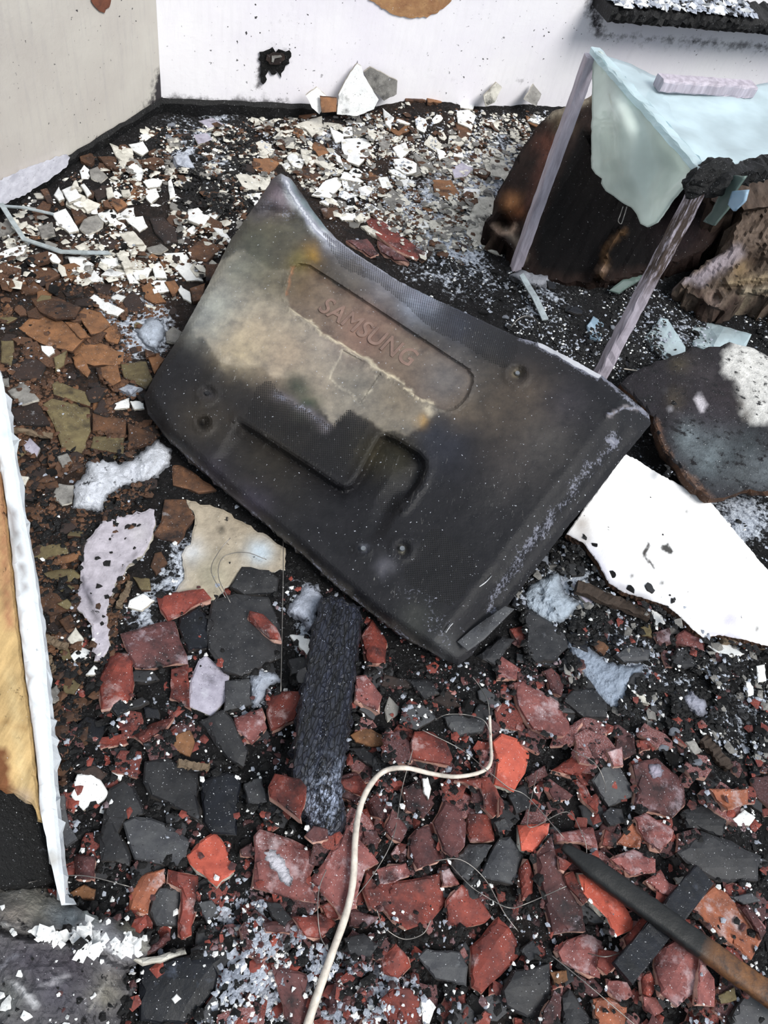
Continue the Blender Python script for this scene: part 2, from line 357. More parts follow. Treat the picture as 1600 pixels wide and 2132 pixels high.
def rough_bar(name, p0, p1, w, h, mat, parent=None, jit=0.0015, seg=24, up=(0, 0, 1), taper=1.0, tint=None, rad=0.18, n=8, smooth=False, head=None):
    """a bar from p0 to p1 with rounded, slightly uneven section"""
    p0 = np.asarray(p0, float); p1 = np.asarray(p1, float); d = p1 - p0; L = np.linalg.norm(d); d /= L
    up = np.asarray(up, float); s = np.cross(d, up); s /= np.linalg.norm(s); u = np.cross(s, d)
    prof = []
    r = rad * min(w, h)
    for cx, cy, a0 in ((w / 2 - r, h / 2 - r, 0), (-w / 2 + r, h / 2 - r, 90), (-w / 2 + r, -h / 2 + r, 180), (w / 2 - r, -h / 2 + r, 270)):
        for a in (0, 45, 90): prof.append((cx + r * math.cos(math.radians(a0 + a)), cy + r * math.sin(math.radians(a0 + a))))
    V = []; k = len(prof); tn = []
    for i in range(seg + 1):
        f = i / seg; sc = (1 + (taper - 1) * f) * (head(f) if head else 1); j = rng.normal(0, jit, (k, 2)); wob = (vnoise(np.array([f * 7.0]), np.array([L * 13]))[0]) * jit * 1.5
        for q, (a, bb) in enumerate(prof):
            V.append(p0 + d * L * f + s * (a * sc + j[q, 0] + wob) + u * (bb * sc + j[q, 1])); tn.append(tint(f) if tint else 0)
    F = []
    for i in range(seg):
        for q in range(k): F.append((i * k + q, i * k + (q + 1) % k, (i + 1) * k + (q + 1) % k, (i + 1) * k + q))
    F.append(tuple(range(k))[::-1]); F.append(tuple(seg * k + q for q in range(k)))
    return mesh_obj(name, V, F, mat, parent, tint=np.array(tn, float) if tint else None, smooth=smooth)

def catmull(pts, k=6):
    pts = [np.asarray(p, float) for p in pts]; pts = [2 * pts[0] - pts[1]] + pts + [2 * pts[-1] - pts[-2]]; out = []
    for i in range(1, len(pts) - 2):
        a, b, c, d = pts[i - 1:i + 3]
        for q in range(k):
            t = q / k; out.append(0.5 * (2 * b + (c - a) * t + (2 * a - 5 * b + 4 * c - d) * t * t + (3 * b - a - 3 * c + d) * t ** 3))
    out.append(pts[-2]); return np.array(out)

def tube(name, pts, rad, mat, parent=None, sides=8, sub=6, taper=None):
    c = catmull(pts, sub); n = len(c); V = []; F = []; up = np.array([0.1, 0.2, 1.0])
    for i in range(n):
        d = c[min(i + 1, n - 1)] - c[max(i - 1, 0)]; d /= np.linalg.norm(d) + 1e-9; s = np.cross(d, up); s /= np.linalg.norm(s) + 1e-9; u = np.cross(s, d)
        r = rad * (taper(i / (n - 1)) if taper else 1) * (1 + rng.normal(0, .03))
        for q in range(sides): a = 2 * math.pi * q / sides; V.append(c[i] + s * math.cos(a) * r + u * math.sin(a) * r)
    for i in range(n - 1):
        for q in range(sides): F.append((i * sides + q, i * sides + (q + 1) % sides, (i + 1) * sides + (q + 1) % sides, (i + 1) * sides + q))
    F.append(tuple(range(sides))[::-1]); F.append(tuple((n - 1) * sides + q for q in range(sides)))
    return mesh_obj(name, V, F, mat, parent, smooth=True)

# ------------------------------------------------------------------ height field of floor and rubble
GX0, GX1, GY0, GY1, GS = -1.75, 2.45, -0.55, 3.95, 0.0075
gx = np.arange(GX0, GX1, GS); gy = np.arange(GY0, GY1, GS)
GXX, GYY = np.meshgrid(gx, gy)
HF = 0.022 * fbm(GXX * 2.2, GYY * 2.2, 3) + 0.012 * fbm(GXX * 9, GYY * 9, 3) + 0.006 * np.abs(fbm(GXX * 40, GYY * 40, 3)) + 0.012

# room shell lines (floor plan)
CORNER = P(338, 236); LW = P(0, 447); BW = P(1100, 262)
dl = (LW - CORNER)[:2]; dl /= np.linalg.norm(dl); db = (BW - CORNER)[:2]; db /= np.linalg.norm(db)
n_left = np.array([-dl[1], dl[0]]); n_left = n_left if n_left[0] > 0 else -n_left
n_back = np.array([db[1], -db[0]]); n_back = n_back if n_back[1] < 0 else -n_back
dist_left = (GXX - CORNER[0]) * n_left[0] + (GYY - CORNER[1]) * n_left[1]
dist_back = (GXX - CORNER[0]) * n_back[0] + (GYY - CORNER[1]) * n_back[1]
along_back = (GXX - CORNER[0]) * db[0] + (GYY - CORNER[1]) * db[1]
HF += 0.075 * np.exp(-np.clip(dist_back, 0, 9) / 0.28) * sstep(0.4, 1.0, along_back)

def hf(x, y):
    i = np.clip(((np.asarray(y) - GY0) / GS).round().astype(int), 0, len(gy) - 1); j = np.clip(((np.asarray(x) - GX0) / GS).round().astype(int), 0, len(gx) - 1)
    return HF[i, j]

def on_ground(px, py, lift=0.0):
    z = np.zeros(np.shape(px)) + 0.03
    for _ in range(4):
        p = on_plane(np.asarray(px, float), np.asarray(py, float), (0, 0, 0), z + lift); z = hf(p[..., 0], p[..., 1])
    return on_plane(np.asarray(px, float), np.asarray(py, float), (0, 0, 0), z + lift)

def stamp(poly_xy, pl, extra=0.0):
    poly_xy = np.asarray(poly_xy)
    j0 = max(int((poly_xy[:, 0].min() - GX0) / GS) - 1, 0); j1 = int((poly_xy[:, 0].max() - GX0) / GS) + 2
    i0 = max(int((poly_xy[:, 1].min() - GY0) / GS) - 1, 0); i1 = int((poly_xy[:, 1].max() - GY0) / GS) + 2
    X = GXX[i0:i1, j0:j1]; Y = GYY[i0:i1, j0:j1]
    if X.size == 0: return
    mk = inside(X, Y, poly_xy); z = pl[0] + pl[1] * X + pl[2] * Y + extra
    HF[i0:i1, j0:j1] = np.where(mk, np.maximum(HF[i0:i1, j0:j1], z), HF[i0:i1, j0:j1])

def blobs_tint(px, py, base, blobs, nz=0.0, ns=0.02):
    """patches of the surface's own colour: base, then (x, y, radius, colour, weight) or ('poly', points, softness, colour, weight)"""
    dx = fbm(px * ns, py * ns + 50, 4) * nz; dy = fbm(px * ns + 90, py * ns, 4) * nz
    c = np.tile(np.array(lin(base)), (len(px), 1))
    for bl in blobs:
        if bl[0] == 'poly':
            ins = inside(px + dx, py + dy, bl[1]); d = dist_line(px + dx, py + dy, bl[1], True); s = np.where(ins, d, -d)
            w = sstep(-bl[2], bl[2], s) * bl[4]; col = bl[3]
        elif bl[0] == 'line':
            w = np.exp(-(dist_line(px + dx, py + dy, bl[1]) / bl[2]) ** 2) * bl[4]; col = bl[3]
        else:
            w = np.exp(-(((px + dx - bl[0]) ** 2 + (py + dy - bl[1]) ** 2) / bl[2] ** 2)) * bl[4]; col = bl[3]
        c = c * (1 - w[:, None]) + np.array(lin(col)) * w[:, None]
    return c

def densify(poly, step, jit):
    out = []; n = len(poly)
    for i in range(n):
        a = np.array(poly[i], float); b2 = np.array(poly[(i + 1) % n], float); L = np.linalg.norm(b2 - a); k = max(1, int(L / step)); nr = np.array([-(b2 - a)[1], (b2 - a)[0]]) / (L + 1e-9)
        for q in range(k):
            p = a + (b2 - a) * q / k
            if q: p = p + nr * rng.normal(0, jit)
            out.append(p)
    return np.array(out)

BAD = []
def triangulate(outline, step, inset=None):
    """outline (pixel) plus jittered inner points -> verts2d, triangles, number of outline verts"""
    n = len(outline); x0, y0 = outline.min(0); x1, y1 = outline.max(0)
    xs = np.arange(x0 + step / 2, x1, step); ys = np.arange(y0 + step / 2, y1, step * 0.87)
    X, Y = np.meshgrid(xs, ys); X = X + (np.arange(len(ys)) % 2)[:, None] * step / 2 + rng.uniform(-.12, .12, X.shape) * step; Y = Y + rng.uniform(-.12, .12, Y.shape) * step
    X = X.ravel(); Y = Y.ravel(); k = inside(X, Y, outline); X = X[k]; Y = Y[k]
    ins = inset if inset is not None else step * 0.45
    if len(X): k = dist_line(X, Y, outline, True) > ins * 1.3; X = X[k]; Y = Y[k]
    # ring set in from the rim
    pv = np.roll(outline, 1, 0); nx = np.roll(outline, -1, 0); tg = nx - pv; nr = np.stack([-tg[:, 1], tg[:, 0]], 1); nr /= np.linalg.norm(nr, axis=1)[:, None] + 1e-9
    area = 0.5 * np.sum(outline[:, 0] * nx[:, 1] - nx[:, 0] * outline[:, 1]); nr *= np.sign(area)
    ring = outline + nr * ins; k = inside(ring[:, 0], ring[:, 1], outline) & (dist_line(ring[:, 0], ring[:, 1], outline, True) > ins * 0.55); ring = ring[k]
    keep = []
    for i in range(len(ring)):
        if all(np.hypot(*(ring[i] - ring[j])) > ins * 0.5 for j in keep[-6:] + keep[:3]): keep.append(i)
    ring = ring[keep]; want = abs(area)
    for sub in (np.concatenate([ring, np.stack([X, Y], 1)]), np.stack([X, Y], 1), ring, ring[:0]):
        r = delaunay_2d_cdt([Vector(p) for p in np.concatenate([outline, sub])], [], [list(range(n))], 1, 1e-5)
        V2 = np.array([tuple(v) for v in r[0]]); T = [tuple(f) for f in r[2]]; ta = np.array([t[:3] for t in T]); e1 = V2[ta[:, 1]] - V2[ta[:, 0]]; e2 = V2[ta[:, 2]] - V2[ta[:, 0]]
        if abs(0.5 * np.abs(e1[:, 0] * e2[:, 1] - e1[:, 1] * e2[:, 0]).sum() - want) < want * 2e-4: break
    else: BAD.append((len(outline), want))
    # map outline vertices
    org = r[3]; rim = {}
    for vi, og in enumerate(org):
        for q in og:
            if q < n: rim[q] = vi
    order = [rim[q] for q in range(n) if q in rim]
    return V2, T, order

def sheet(name, poly, mats, pl, thick, step=None, relief=None, tint=None, parent=None, jag=None, bevel=None, smooth=False, flare=0.0, do_stamp=False, world_attr=None, bottom=None):
    """solid piece whose upper face lies on plane pl (z=a+bx+cy) under the pixel outline poly"""
    poly = np.array(poly, float); size = max(np.ptp(poly[:, 0]), np.ptp(poly[:, 1]))
    step = step or max(5.0, size / 9); jag = size * 0.008 if jag is None else jag
    out = densify(poly, step, jag)
    ins = min(step * 0.5, max(1.5, size * 0.03))
    V2, T, rim = triangulate(out, step, ins)
    px, py = V2[:, 0], V2[:, 1]; d = dist_line(px, py, out, True)
    r = np.zeros(len(px)) if relief is None else relief(px, py, d)
    bv = thick * 0.22 if bevel is None else bevel
    r = r - bv * np.clip(1 - d / (ins + 1e-6), 0, 1)
    top = on_plane(px, py, pl, r)
    # side ring and bottom ring
    k = len(rim); cen = top[rim].mean(0); low = top[rim].copy(); low[:, 2] -= thick * 0.5; low[:, :2] += (low[:, :2] - cen[:2]) * flare + rng.normal(0, thick * 0.10, (k, 2))
    bt = top[rim].copy(); bt[:, 2] -= thick; bt[:, :2] += (bt[:, :2] - cen[:2]) * (flare * 0.6 - 0.03)
    if bottom is not None: bt[:, 2] = bottom
    nT = len(top); V = np.concatenate([top, low, bt]); F = []; fm = []
    # make sure triangles face up
    for f in T:
        a, b2, c = (top[f[0]], top[f[1]], top[f[2]]); z = (b2[0] - a[0]) * (c[1] - a[1]) - (b2[1] - a[1]) * (c[0] - a[0])
        F.append(f if z > 0 else f[::-1]); fm.append(0)
    xy = top[rim][:, :2]; nxt = np.roll(xy, -1, 0); ccw = np.sum(xy[:, 0] * nxt[:, 1] - nxt[:, 0] * xy[:, 1]) > 0
    for q in range(k):
        q2 = (q + 1) % k
        for A, B in (((rim[q], rim[q2]), (nT + q, nT + q2)), ((nT + q, nT + q2), (nT + k + q, nT + k + q2))):
            f = (A[0], B[0], B[1], A[1]); F.append(f if ccw else f[::-1]); fm.append(1)
    f = tuple(nT + k + q for q in range(k)); F.append(f[::-1] if ccw else f); fm.append(1)
    mats = mats if isinstance(mats, (list, tuple)) else [mats]
    if len(mats) == 1: fm = [0] * len(fm)
    tn = None
    if tint is not None:
        tt = tint(px, py, d); tn = np.concatenate([tt, tt[rim], tt[rim]])
    at = None
    if world_attr: at = {kk: (ty, fn(px, py, top, rim)) for kk, (ty, fn) in world_attr.items()}
    o = mesh_obj(name, V, F, mats, parent, fm, tn, smooth, at)
    if do_stamp: stamp(top[rim][:, :2], pl)
    return o, top, rim

def rest_plane(poly, thick, slope=0.30, wobble=0.04, sink=0.25):
    """plane on which a piece outlined by poly comes to rest on what already lies there"""
    poly = np.array(poly, float); x0, y0 = poly.min(0); x1, y1 = poly.max(0)
    X, Y = np.meshgrid(np.linspace(x0, x1, 14), np.linspace(y0, y1, 14)); X = X.ravel(); Y = Y.ravel(); k = inside(X, Y, poly)
    X = np.concatenate([X[k], poly[:, 0]]); Y = np.concatenate([Y[k], poly[:, 1]])
    p = on_ground(X, Y, thick); h = hf(p[:, 0], p[:, 1])
    A = np.stack([np.ones(len(p)), p[:, 0], p[:, 1]], 1); c = np.linalg.lstsq(A, h, rcond=None)[0]
    g = np.hypot(c[1], c[2]); s = min(1, slope / (g + 1e-9)); b2 = c[1] * s + rng.normal(0, wobble); c2 = c[2] * s + rng.normal(0, wobble)
    res = h - (b2 * p[:, 0] + c2 * p[:, 1]); a = np.percentile(res, 78) if len(res) else 0
    return (a + thick * (1 - sink), b2, c2)

# ================================================================== THE PLACE
# television plane first: the rubble under it is piled up to carry it
TV_OUT = [(585, 361), (606, 372), (628, 402), (650, 436), (676, 470), (704, 500), (745, 530), (830, 585), (900, 620), (1000, 665), (1080, 703), (1130, 716), (1200, 752), (1255, 783),
          (1310, 825), (1352, 862), (1356, 882), (1330, 915), (1300, 950), (1230, 1042), (1180, 1100), (1120, 1180), (1060, 1258), (1010, 1325), (985, 1362), (955, 1386), (922, 1372), (890, 1352),
          (840, 1328), (790, 1288), (700, 1220), (640, 1162), (560, 1095), (480, 1030), (400, 960), (345, 908), (308, 862), (300, 825), (326, 775), (380, 690), (430, 600), (480, 500), (512, 455), (545, 408), (568, 372)]
TV_PL = plane_from([P(590, 362, .30), P(930, 1375, .10), P(300, 830, .10)])
_in = TV_OUT; _w = on_plane(np.array([p[0] for p in _in], float), np.array([p[1] for p in _in], float), TV_PL)[:, :2]
_c = _w.mean(0); _ws = _c + (_w - _c) * 0.86
tvd = dist_line(GXX, GYY, _ws, True); tvi = inside(GXX, GYY, _ws)
tvz = TV_PL[0] + TV_PL[1] * GXX + TV_PL[2] * GYY - 0.085
HF = np.where(tvi, np.maximum(HF, HF + (tvz - HF) * sstep(0, 0.10, tvd)), HF)

# ---- floor
fx, fy = GXX.ravel(), GYY.ravel(); fpx, fpy = project(np.stack([fx, fy, HF.ravel()], 1))
ASH = [(300, 690, 60, 1.0), (230, 640, 40, .6), (660, 290, 60, .5), (900, 500, 70, .35), (960, 560, 80, .5), (1130, 620, 70, .45), (1180, 1220, 60, .9), (1260, 1380, 80, .9), (1330, 1420, 60, .6), (1440, 1450, 45, .7),
       (500, 1940, 80, .8), (560, 2050, 90, .9), (740, 2060, 90, .75), (800, 2110, 60, .7), (300, 1290, 40, .6), (640, 1260, 50, .7), (640, 1330, 30, .7), (540, 1420, 45, .8), (420, 330, 90, .35), (430, 270, 80, .35),
       (1030, 330, 90, .5), (980, 420, 90, .5), (860, 420, 80, .45), (400, 1150, 60, .6), (350, 1220, 50, .5), (1470, 1290, 60, .4), (1540, 1500, 60, .4), (1450, 1000, 90, .5), (1560, 1080, 60, .7), (1400, 690, 60, .5), (900, 1500, 40, .3), (1050, 1500, 50, .4), (650, 1650, 40, .3)]
BRN = [(120, 700, 200, .8), (300, 560, 150, .5), (120, 900, 150, .6), (100, 1300, 120, .7), (700, 350, 180, .5), (900, 350, 150, .5), (150, 1150, 120, .5), (1000, 2000, 300, .25)]
ash = sum(w * np.exp(-((fpx - x) ** 2 + (fpy - y) ** 2) / r ** 2) for x, y, r, w in ASH); brn = sum(w * np.exp(-((fpx - x) ** 2 + (fpy - y) ** 2) / r ** 2) for x, y, r, w in BRN)
ny, nx_ = HF.shape; idx = np.arange(ny * nx_).reshape(ny, nx_)
keep = (dist_left > -0.12) & (dist_back > -0.12)
q = keep[:-1, :-1] & keep[1:, :-1] & keep[:-1, 1:] & keep[1:, 1:]
FQ = np.stack([idx[:-1, :-1][q], idx[:-1, 1:][q], idx[1:, 1:][q], idx[1:, :-1][q]], 1)
used = np.zeros(ny * nx_, bool); used[FQ.ravel()] = True; remap = np.cumsum(used) - 1
FV = np.stack([fx, fy, HF.ravel()], 1)[used]; FQ = remap[FQ]
me = bpy.data.meshes.new('floor'); me.vertices.add(len(FV)); me.vertices.foreach_set('co', FV.ravel()); me.loops.add(FQ.size); me.loops.foreach_set('vertex_index', FQ.ravel().astype(np.int32))
me.polygons.add(len(FQ)); me.polygons.foreach_set('loop_start', np.arange(0, FQ.size, 4, dtype=np.int32)); me.polygons.foreach_set('loop_total', np.full(len(FQ), 4, np.int32)); me.update(calc_edges=True)
ca = me.color_attributes.new('tint', 'FLOAT_COLOR', 'POINT'); ca.data.foreach_set('color', np.stack([np.clip(ash, 0, 1)[used], np.clip(brn, 0, 1)[used], np.zeros(len(FV)), np.ones(len(FV))], 1).astype(np.float32).ravel())
me.polygons.foreach_set('use_smooth', np.ones(len(FQ), bool)); me.materials.append(MATS['scorched_ground'])
floor = bpy.data.objects.new('floor', me); COL.objects.link(floor); tag(floor, 'black soot and ash covered floor under the rubble', kind='structure')

# ---- walls
def wall_hit(px, py, nrm, off=0.0):
    R = rays(px, py); n3 = np.array([nrm[0], nrm[1], 0.0]); o = CORNER + n3 * off
    t = ((o - CP) @ n3) / (R @ n3); return CP + R * np.asarray(t)[..., None]

def wall(name, a2, dirv, L, nrm, mat, tintfn, label):
    H, st = 1.9, 0.03; s = np.arange(-0.0, L + st, st); z = np.arange(-0.1, H + st, st); S, Z = np.meshgrid(s, z); rr = 0.0025 * fbm(S * 3, Z * 3, 4)
    X = a2[0] + dirv[0] * S + nrm[0] * rr; Y = a2[1] + dirv[1] * S + nrm[1] * rr; V = np.stack([X.ravel(), Y.ravel(), Z.ravel()], 1); ii = np.arange(S.size).reshape(S.shape)
    F = np.stack([ii[:-1, :-1].ravel(), ii[:-1, 1:].ravel(), ii[1:, 1:].ravel(), ii[1:, :-1].ravel()], 1).tolist()
    nV = len(V)
    # back and top give the wall its thickness
    e0 = V[ii[0, 0]] - 0.12 * np.array([*nrm, 0]); e1 = V[ii[0, -1]] - 0.12 * np.array([*nrm, 0]); e2 = e1 + [0, 0, H + 0.13]; e3 = e0 + [0, 0, H + 0.13]
    V = np.concatenate([V, [e0, e1, e2, e3]]); F.append([nV + 1, nV, nV + 3, nV + 2]); F.append([int(ii[-1, 0]), int(ii[-1, -1]), nV + 2, nV + 3])
    px, py = project(V); o = mesh_obj(name, V, F, mat, tint=tintfn(V, px, py), smooth=True); return tag(o, label, kind='structure')

def tl(V, px, py):
    w = 0.75 * np.exp(-(dist_line(px, py, [(200, 330), (300, 270), (345, 190)]) / 28) ** 2) + 0.5 * np.exp(-(dist_line(px, py, [(335, 150), (340, 200)]) / 14) ** 2)
    return np.clip(w, 0, 1)
def tb(V, px, py):
    w = 1.0 * np.exp(-(((px - 570) / 24) ** 2 + ((py - 125) / 18) ** 2) ) + 0.55 * np.exp(-(dist_line(px, py, [(545, 130), (540, 180)]) / 9) ** 2) + 0.6 * np.exp(-(dist_line(px, py, [(345, 205), (600, 212)]) / 12) ** 2)
    w += 0.25 * np.exp(-(((px - 590) / 55) ** 2 + ((py - 60) / 50) ** 2)) + .5 * np.exp(-(dist_line(px, py, [(770, 140), (1100, 165)]) / 7) ** 2) + 0.7 * np.exp(-(dist_line(px, py, [(1235, 0), (1245, 60)]) / 22) ** 2) + .5 * np.exp(-(dist_line(px, py, [(1280, 78), (1600, 100)]) / 16) ** 2)
    return np.clip(w, 0, 1)
wall_left = wall('wall_left', CORNER, dl, 2.6, n_left, 'wall_beige', tl, 'beige plaster wall on the left, with smoke stains')
wall_back = wall('wall_back', CORNER, db, 3.1, n_back, 'wall_white', tb, 'white plaster wall with soot spatter at the back')

rubble_mat('lilac_white', (206, 206, 216), (180, 180, 192), 0.0, 0.05, 0.85, 0.3, vary=0.02)
def wall_patch(name, poly, nrm, thick, mat, parent, tint=None, jag=1.5):
    out = densify(np.array(poly, float), 6, jag); V2, T, rim = triangulate(out, 8, 3); top = wall_hit(V2[:, 0], V2[:, 1], nrm, thick); bot = wall_hit(V2[:, 0], V2[:, 1], nrm, 0.001)[rim]
    n3 = np.array([*nrm, 0]); top = top + n3 * (0.0015 * fbm(V2[:, 0] * .1, V2[:, 1] * .1, 3))[:, None]; F = []
    for f in T:
        a, b2, c = top[f[0]], top[f[1]], top[f[2]]; F.append(f if np.cross(b2 - a, c - a) @ n3 > 0 else f[::-1])
    k = len(rim); n0 = len(top)
    for q in range(k): q2 = (q + 1) % k; F.append((rim[q], rim[q2], n0 + q2, n0 + q))
    V = np.concatenate([top, bot]); px, py = project(V)
    return mesh_obj(name, V, F, mat, parent, tint=tint(px, py) if tint else None)
rubble_mat('raw_brick', (168, 130, 92), (140, 100, 72), 0.1, 0.05, 0.9, 0.5, vary=0.02); rubble_mat('raw_brown', (122, 74, 54), (96, 60, 48), 0.0, 0.05, 0.9, 0.4, vary=0.02)
wall_patch('bare_plaster_patch', [(762, -30), (768, 0), (790, 12), (812, 27), (835, 35), (862, 38), (890, 37), (912, 27), (935, 8), (950, -6), (960, -30)], n_back, 0.004, 'raw_brick', wall_back)
wall_patch('bare_plaster_patch', [(186, -25), (190, 2), (200, 16), (208, 24), (218, 27), (228, 15), (232, -4), (234, -25)], n_left, 0.003, 'raw_brown', wall_left)

def skirting(name, dirv, nrm, L, h, label, mat):
    V = []; F = []; n = 90
    for i in range(n + 1):
        s = L * i / n; j = rng.normal(0, 0.0018, 4); base = CORNER[:2] + dirv * s
        for (o, z) in ((0.0, 0.0), (0.016 + j[0], 0.0), (0.014 + j[1], h * 0.85 + j[2]), (0.004, h + j[3])): V.append([base[0] + nrm[0] * o, base[1] + nrm[1] * o, z - 0.02])
    for i in range(n):
        for q in range(3): F.append((i * 4 + q, i * 4 + q + 1, i * 4 + q + 5, i * 4 + q + 4))
    F = [f[::-1] for f in F] if name == 'baseboard_left' else F
    return tag(mesh_obj(name, V, F, mat), label, kind='structure')
skirting('baseboard_left', dl, n_left, 2.6, 0.075, 'charred black skirting board along the left wall', 'char')
skirting('baseboard_back', db, n_back, 3.1, 0.075, 'charred black skirting board along the back wall', 'char')

# burnt wall socket
A = wall_hit(np.array([570.0]), np.array([128.0]), n_back, 0.0)[0]
sock = empty('wall_socket', A); tag(sock, 'burnt-out black electrical socket on the white back wall', 'socket')
wall_patch('back_plate', [(540, 108), (556, 104), (580, 102), (603, 104), (607, 118), (603, 132), (592, 146), (586, 162), (578, 150), (566, 156), (560, 146), (553, 158), (548, 176), (543, 170), (544, 140), (538, 124)], n_back, 0.006, 'char', sock, jag=2.2)
wall_patch('socket_face', [(556, 114), (574, 109), (592, 112), (594, 124), (584, 134), (562, 134), (554, 125)], n_back, 0.016, 'umber', sock, jag=1.5)
wall_patch('melted_rim', [(566, 116), (585, 114), (588, 119), (572, 122), (570, 130), (566, 129)], n_back, 0.02, 'grey', sock, jag=0.6)

# charred shelf at the top right, fixed to the back wall
def shelf():
    t0 = wall_hit(np.array([1266., 1800.]), np.array([48., 96.]), n_back, 0.14); z = float(t0[0][2]); s0 = (t0[0][:2] - CORNER[:2]) @ db; s1 = s0 + 1.2
    root = empty('charred_ledge', (*(CORNER[:2] + db * s0), z)); tag(root, 'burnt black timber ledge on the back wall, heaped with ash and plaster bits', 'ledge')
    V = []; F = []; n = 110; prof = [(0.0, -0.0), (0.135, 0.0), (0.142, 0.012), (0.14, 0.03), (0.132, 0.045), (0.09, 0.05), (0.0, 0.055)]
    for i in range(n + 1):
        s = s0 + (s1 - s0) * i / n
        for q, (o, h) in enumerate(prof):
            jj = rng.normal(0, 0.004) if 0 < q < 6 else 0
            p = CORNER[:2] + db * (s + rng.normal(0, .001)) + n_back * (o + jj); V.append([p[0], p[1], z + h + (rng.normal(0, .0035) if q > 1 else 0)])
    k = len(prof)
    for i in range(n):
        for q in range(k - 1): F.append((i * k + q, (i + 1) * k + q, (i + 1) * k + q + 1, i * k + q + 1))
    F.append(tuple(range(k))); F.append(tuple(n * k + q for q in range(k))[::-1])
    mesh_obj('charred_board', V, F, 'char', root)
    return z, s0, s1, root
SH_Z, SH0, SH1, SH_ROOT = shelf()

def lump(name, c, r, mat, parent=None, n=2, rough=0.28, squash=(1, 1, .6), seed=None):
    bm = bmesh.new(); bmesh.ops.create_icosphere(bm, subdivisions=n, radius=1.0); rs = np.random.default_rng(seed if seed is not None else int(rng.integers(1e6))); o = rs.uniform(0, 90, 3); ax = rs.uniform(.7, 1.2, 3)
    V = np.array([v.co for v in bm.verts]); F = [[v.index for v in f.verts] for f in bm.faces]; bm.free()
    k = 1 + rough * fbm(V[:, 0] * 1.7 + o[0] + V[:, 2], V[:, 1] * 1.7 + o[1] - V[:, 2] * 1.3, 3) * 1.6
    V = V * k[:, None] * ax * np.array(squash) * r; a = rs.uniform(0, 6.28); ca_, sa_ = math.cos(a), math.sin(a)
    V = np.stack([V[:, 0] * ca_ - V[:, 1] * sa_, V[:, 0] * sa_ + V[:, 1] * ca_, V[:, 2]], 1)
    V[:, 2] -= V[:, 2].min() * 0.7
    return mesh_obj(name, V + np.array(c), F, mat, parent)

# ---- television
Ux = on_plane(np.array([590., 1355.]), np.array([362., 870.]), TV_PL); U = Ux[1] - Ux[0]; U /= np.linalg.norm(U); Nn = np.array([-TV_PL[1], -TV_PL[2], 1.0]); Nn /= np.linalg.norm(Nn); Vv = np.cross(Nn, U)
LOGO = [(593, 618), (593, 603), (600, 575), (610, 558), (626, 550), (645, 553), (700, 588), (975, 768), (984, 782), (984, 798), (975, 822), (962, 840), (948, 851), (930, 855), (900, 843), (606, 645)]
RECESS = [(494, 872), (502, 876), (560, 913), (640, 965), (700, 1006), (716, 1013), (732, 1008), (748, 985), (780, 925), (790, 908), (804, 904), (825, 912), (875, 942), (888, 958), (889, 975), (876, 1008), (840, 1056), (800, 1130), (720, 1180), (600, 1080), (430, 960)]
BAND_T = [(640, 420), (690, 485), (745, 527), (830, 583), (900, 618), (1000, 664), (1080, 702), (1130, 716)]
BAND_T2 = [(1130, 716), (1255, 783), (1355, 868)]
BAND_R = [(1358, 878), (1300, 950), (1230, 1042), (1120, 1180), (1010, 1325), (960, 1390)]
BAND_B = [(300, 830), (345, 908), (480, 1030), (640, 1162), (790, 1288), (922, 1374)]
VENTS = [[(672, 482), (720, 515), (830, 585), (960, 648), (1085, 706), (1075, 742), (1052, 768), (1030, 760), (960, 714), (905, 690), (850, 640), (790, 590), (715, 560), (690, 520)],
         [(530, 812), (560, 790), (600, 832), (688, 886), (724, 852), (768, 882), (735, 950), (705, 992), (640, 958), (510, 868)],
         [(790, 992), (812, 1000), (842, 1018), (835, 1050), (818, 1068), (795, 1068), (786, 1030)],
         [(900, 1102), (918, 1104), (980, 1150), (990, 1185), (965, 1240), (935, 1262), (880, 1235), (842, 1205), (845, 1180)]]
DIM = [(1078, 777, 15, .014), (432, 818, 13, .012), (757, 1142, 9, .004), (838, 1142, 14, .009), (425, 880, 12, .016)]
PLATE = [(714, 729), (796, 772), (750, 842), (686, 790)]
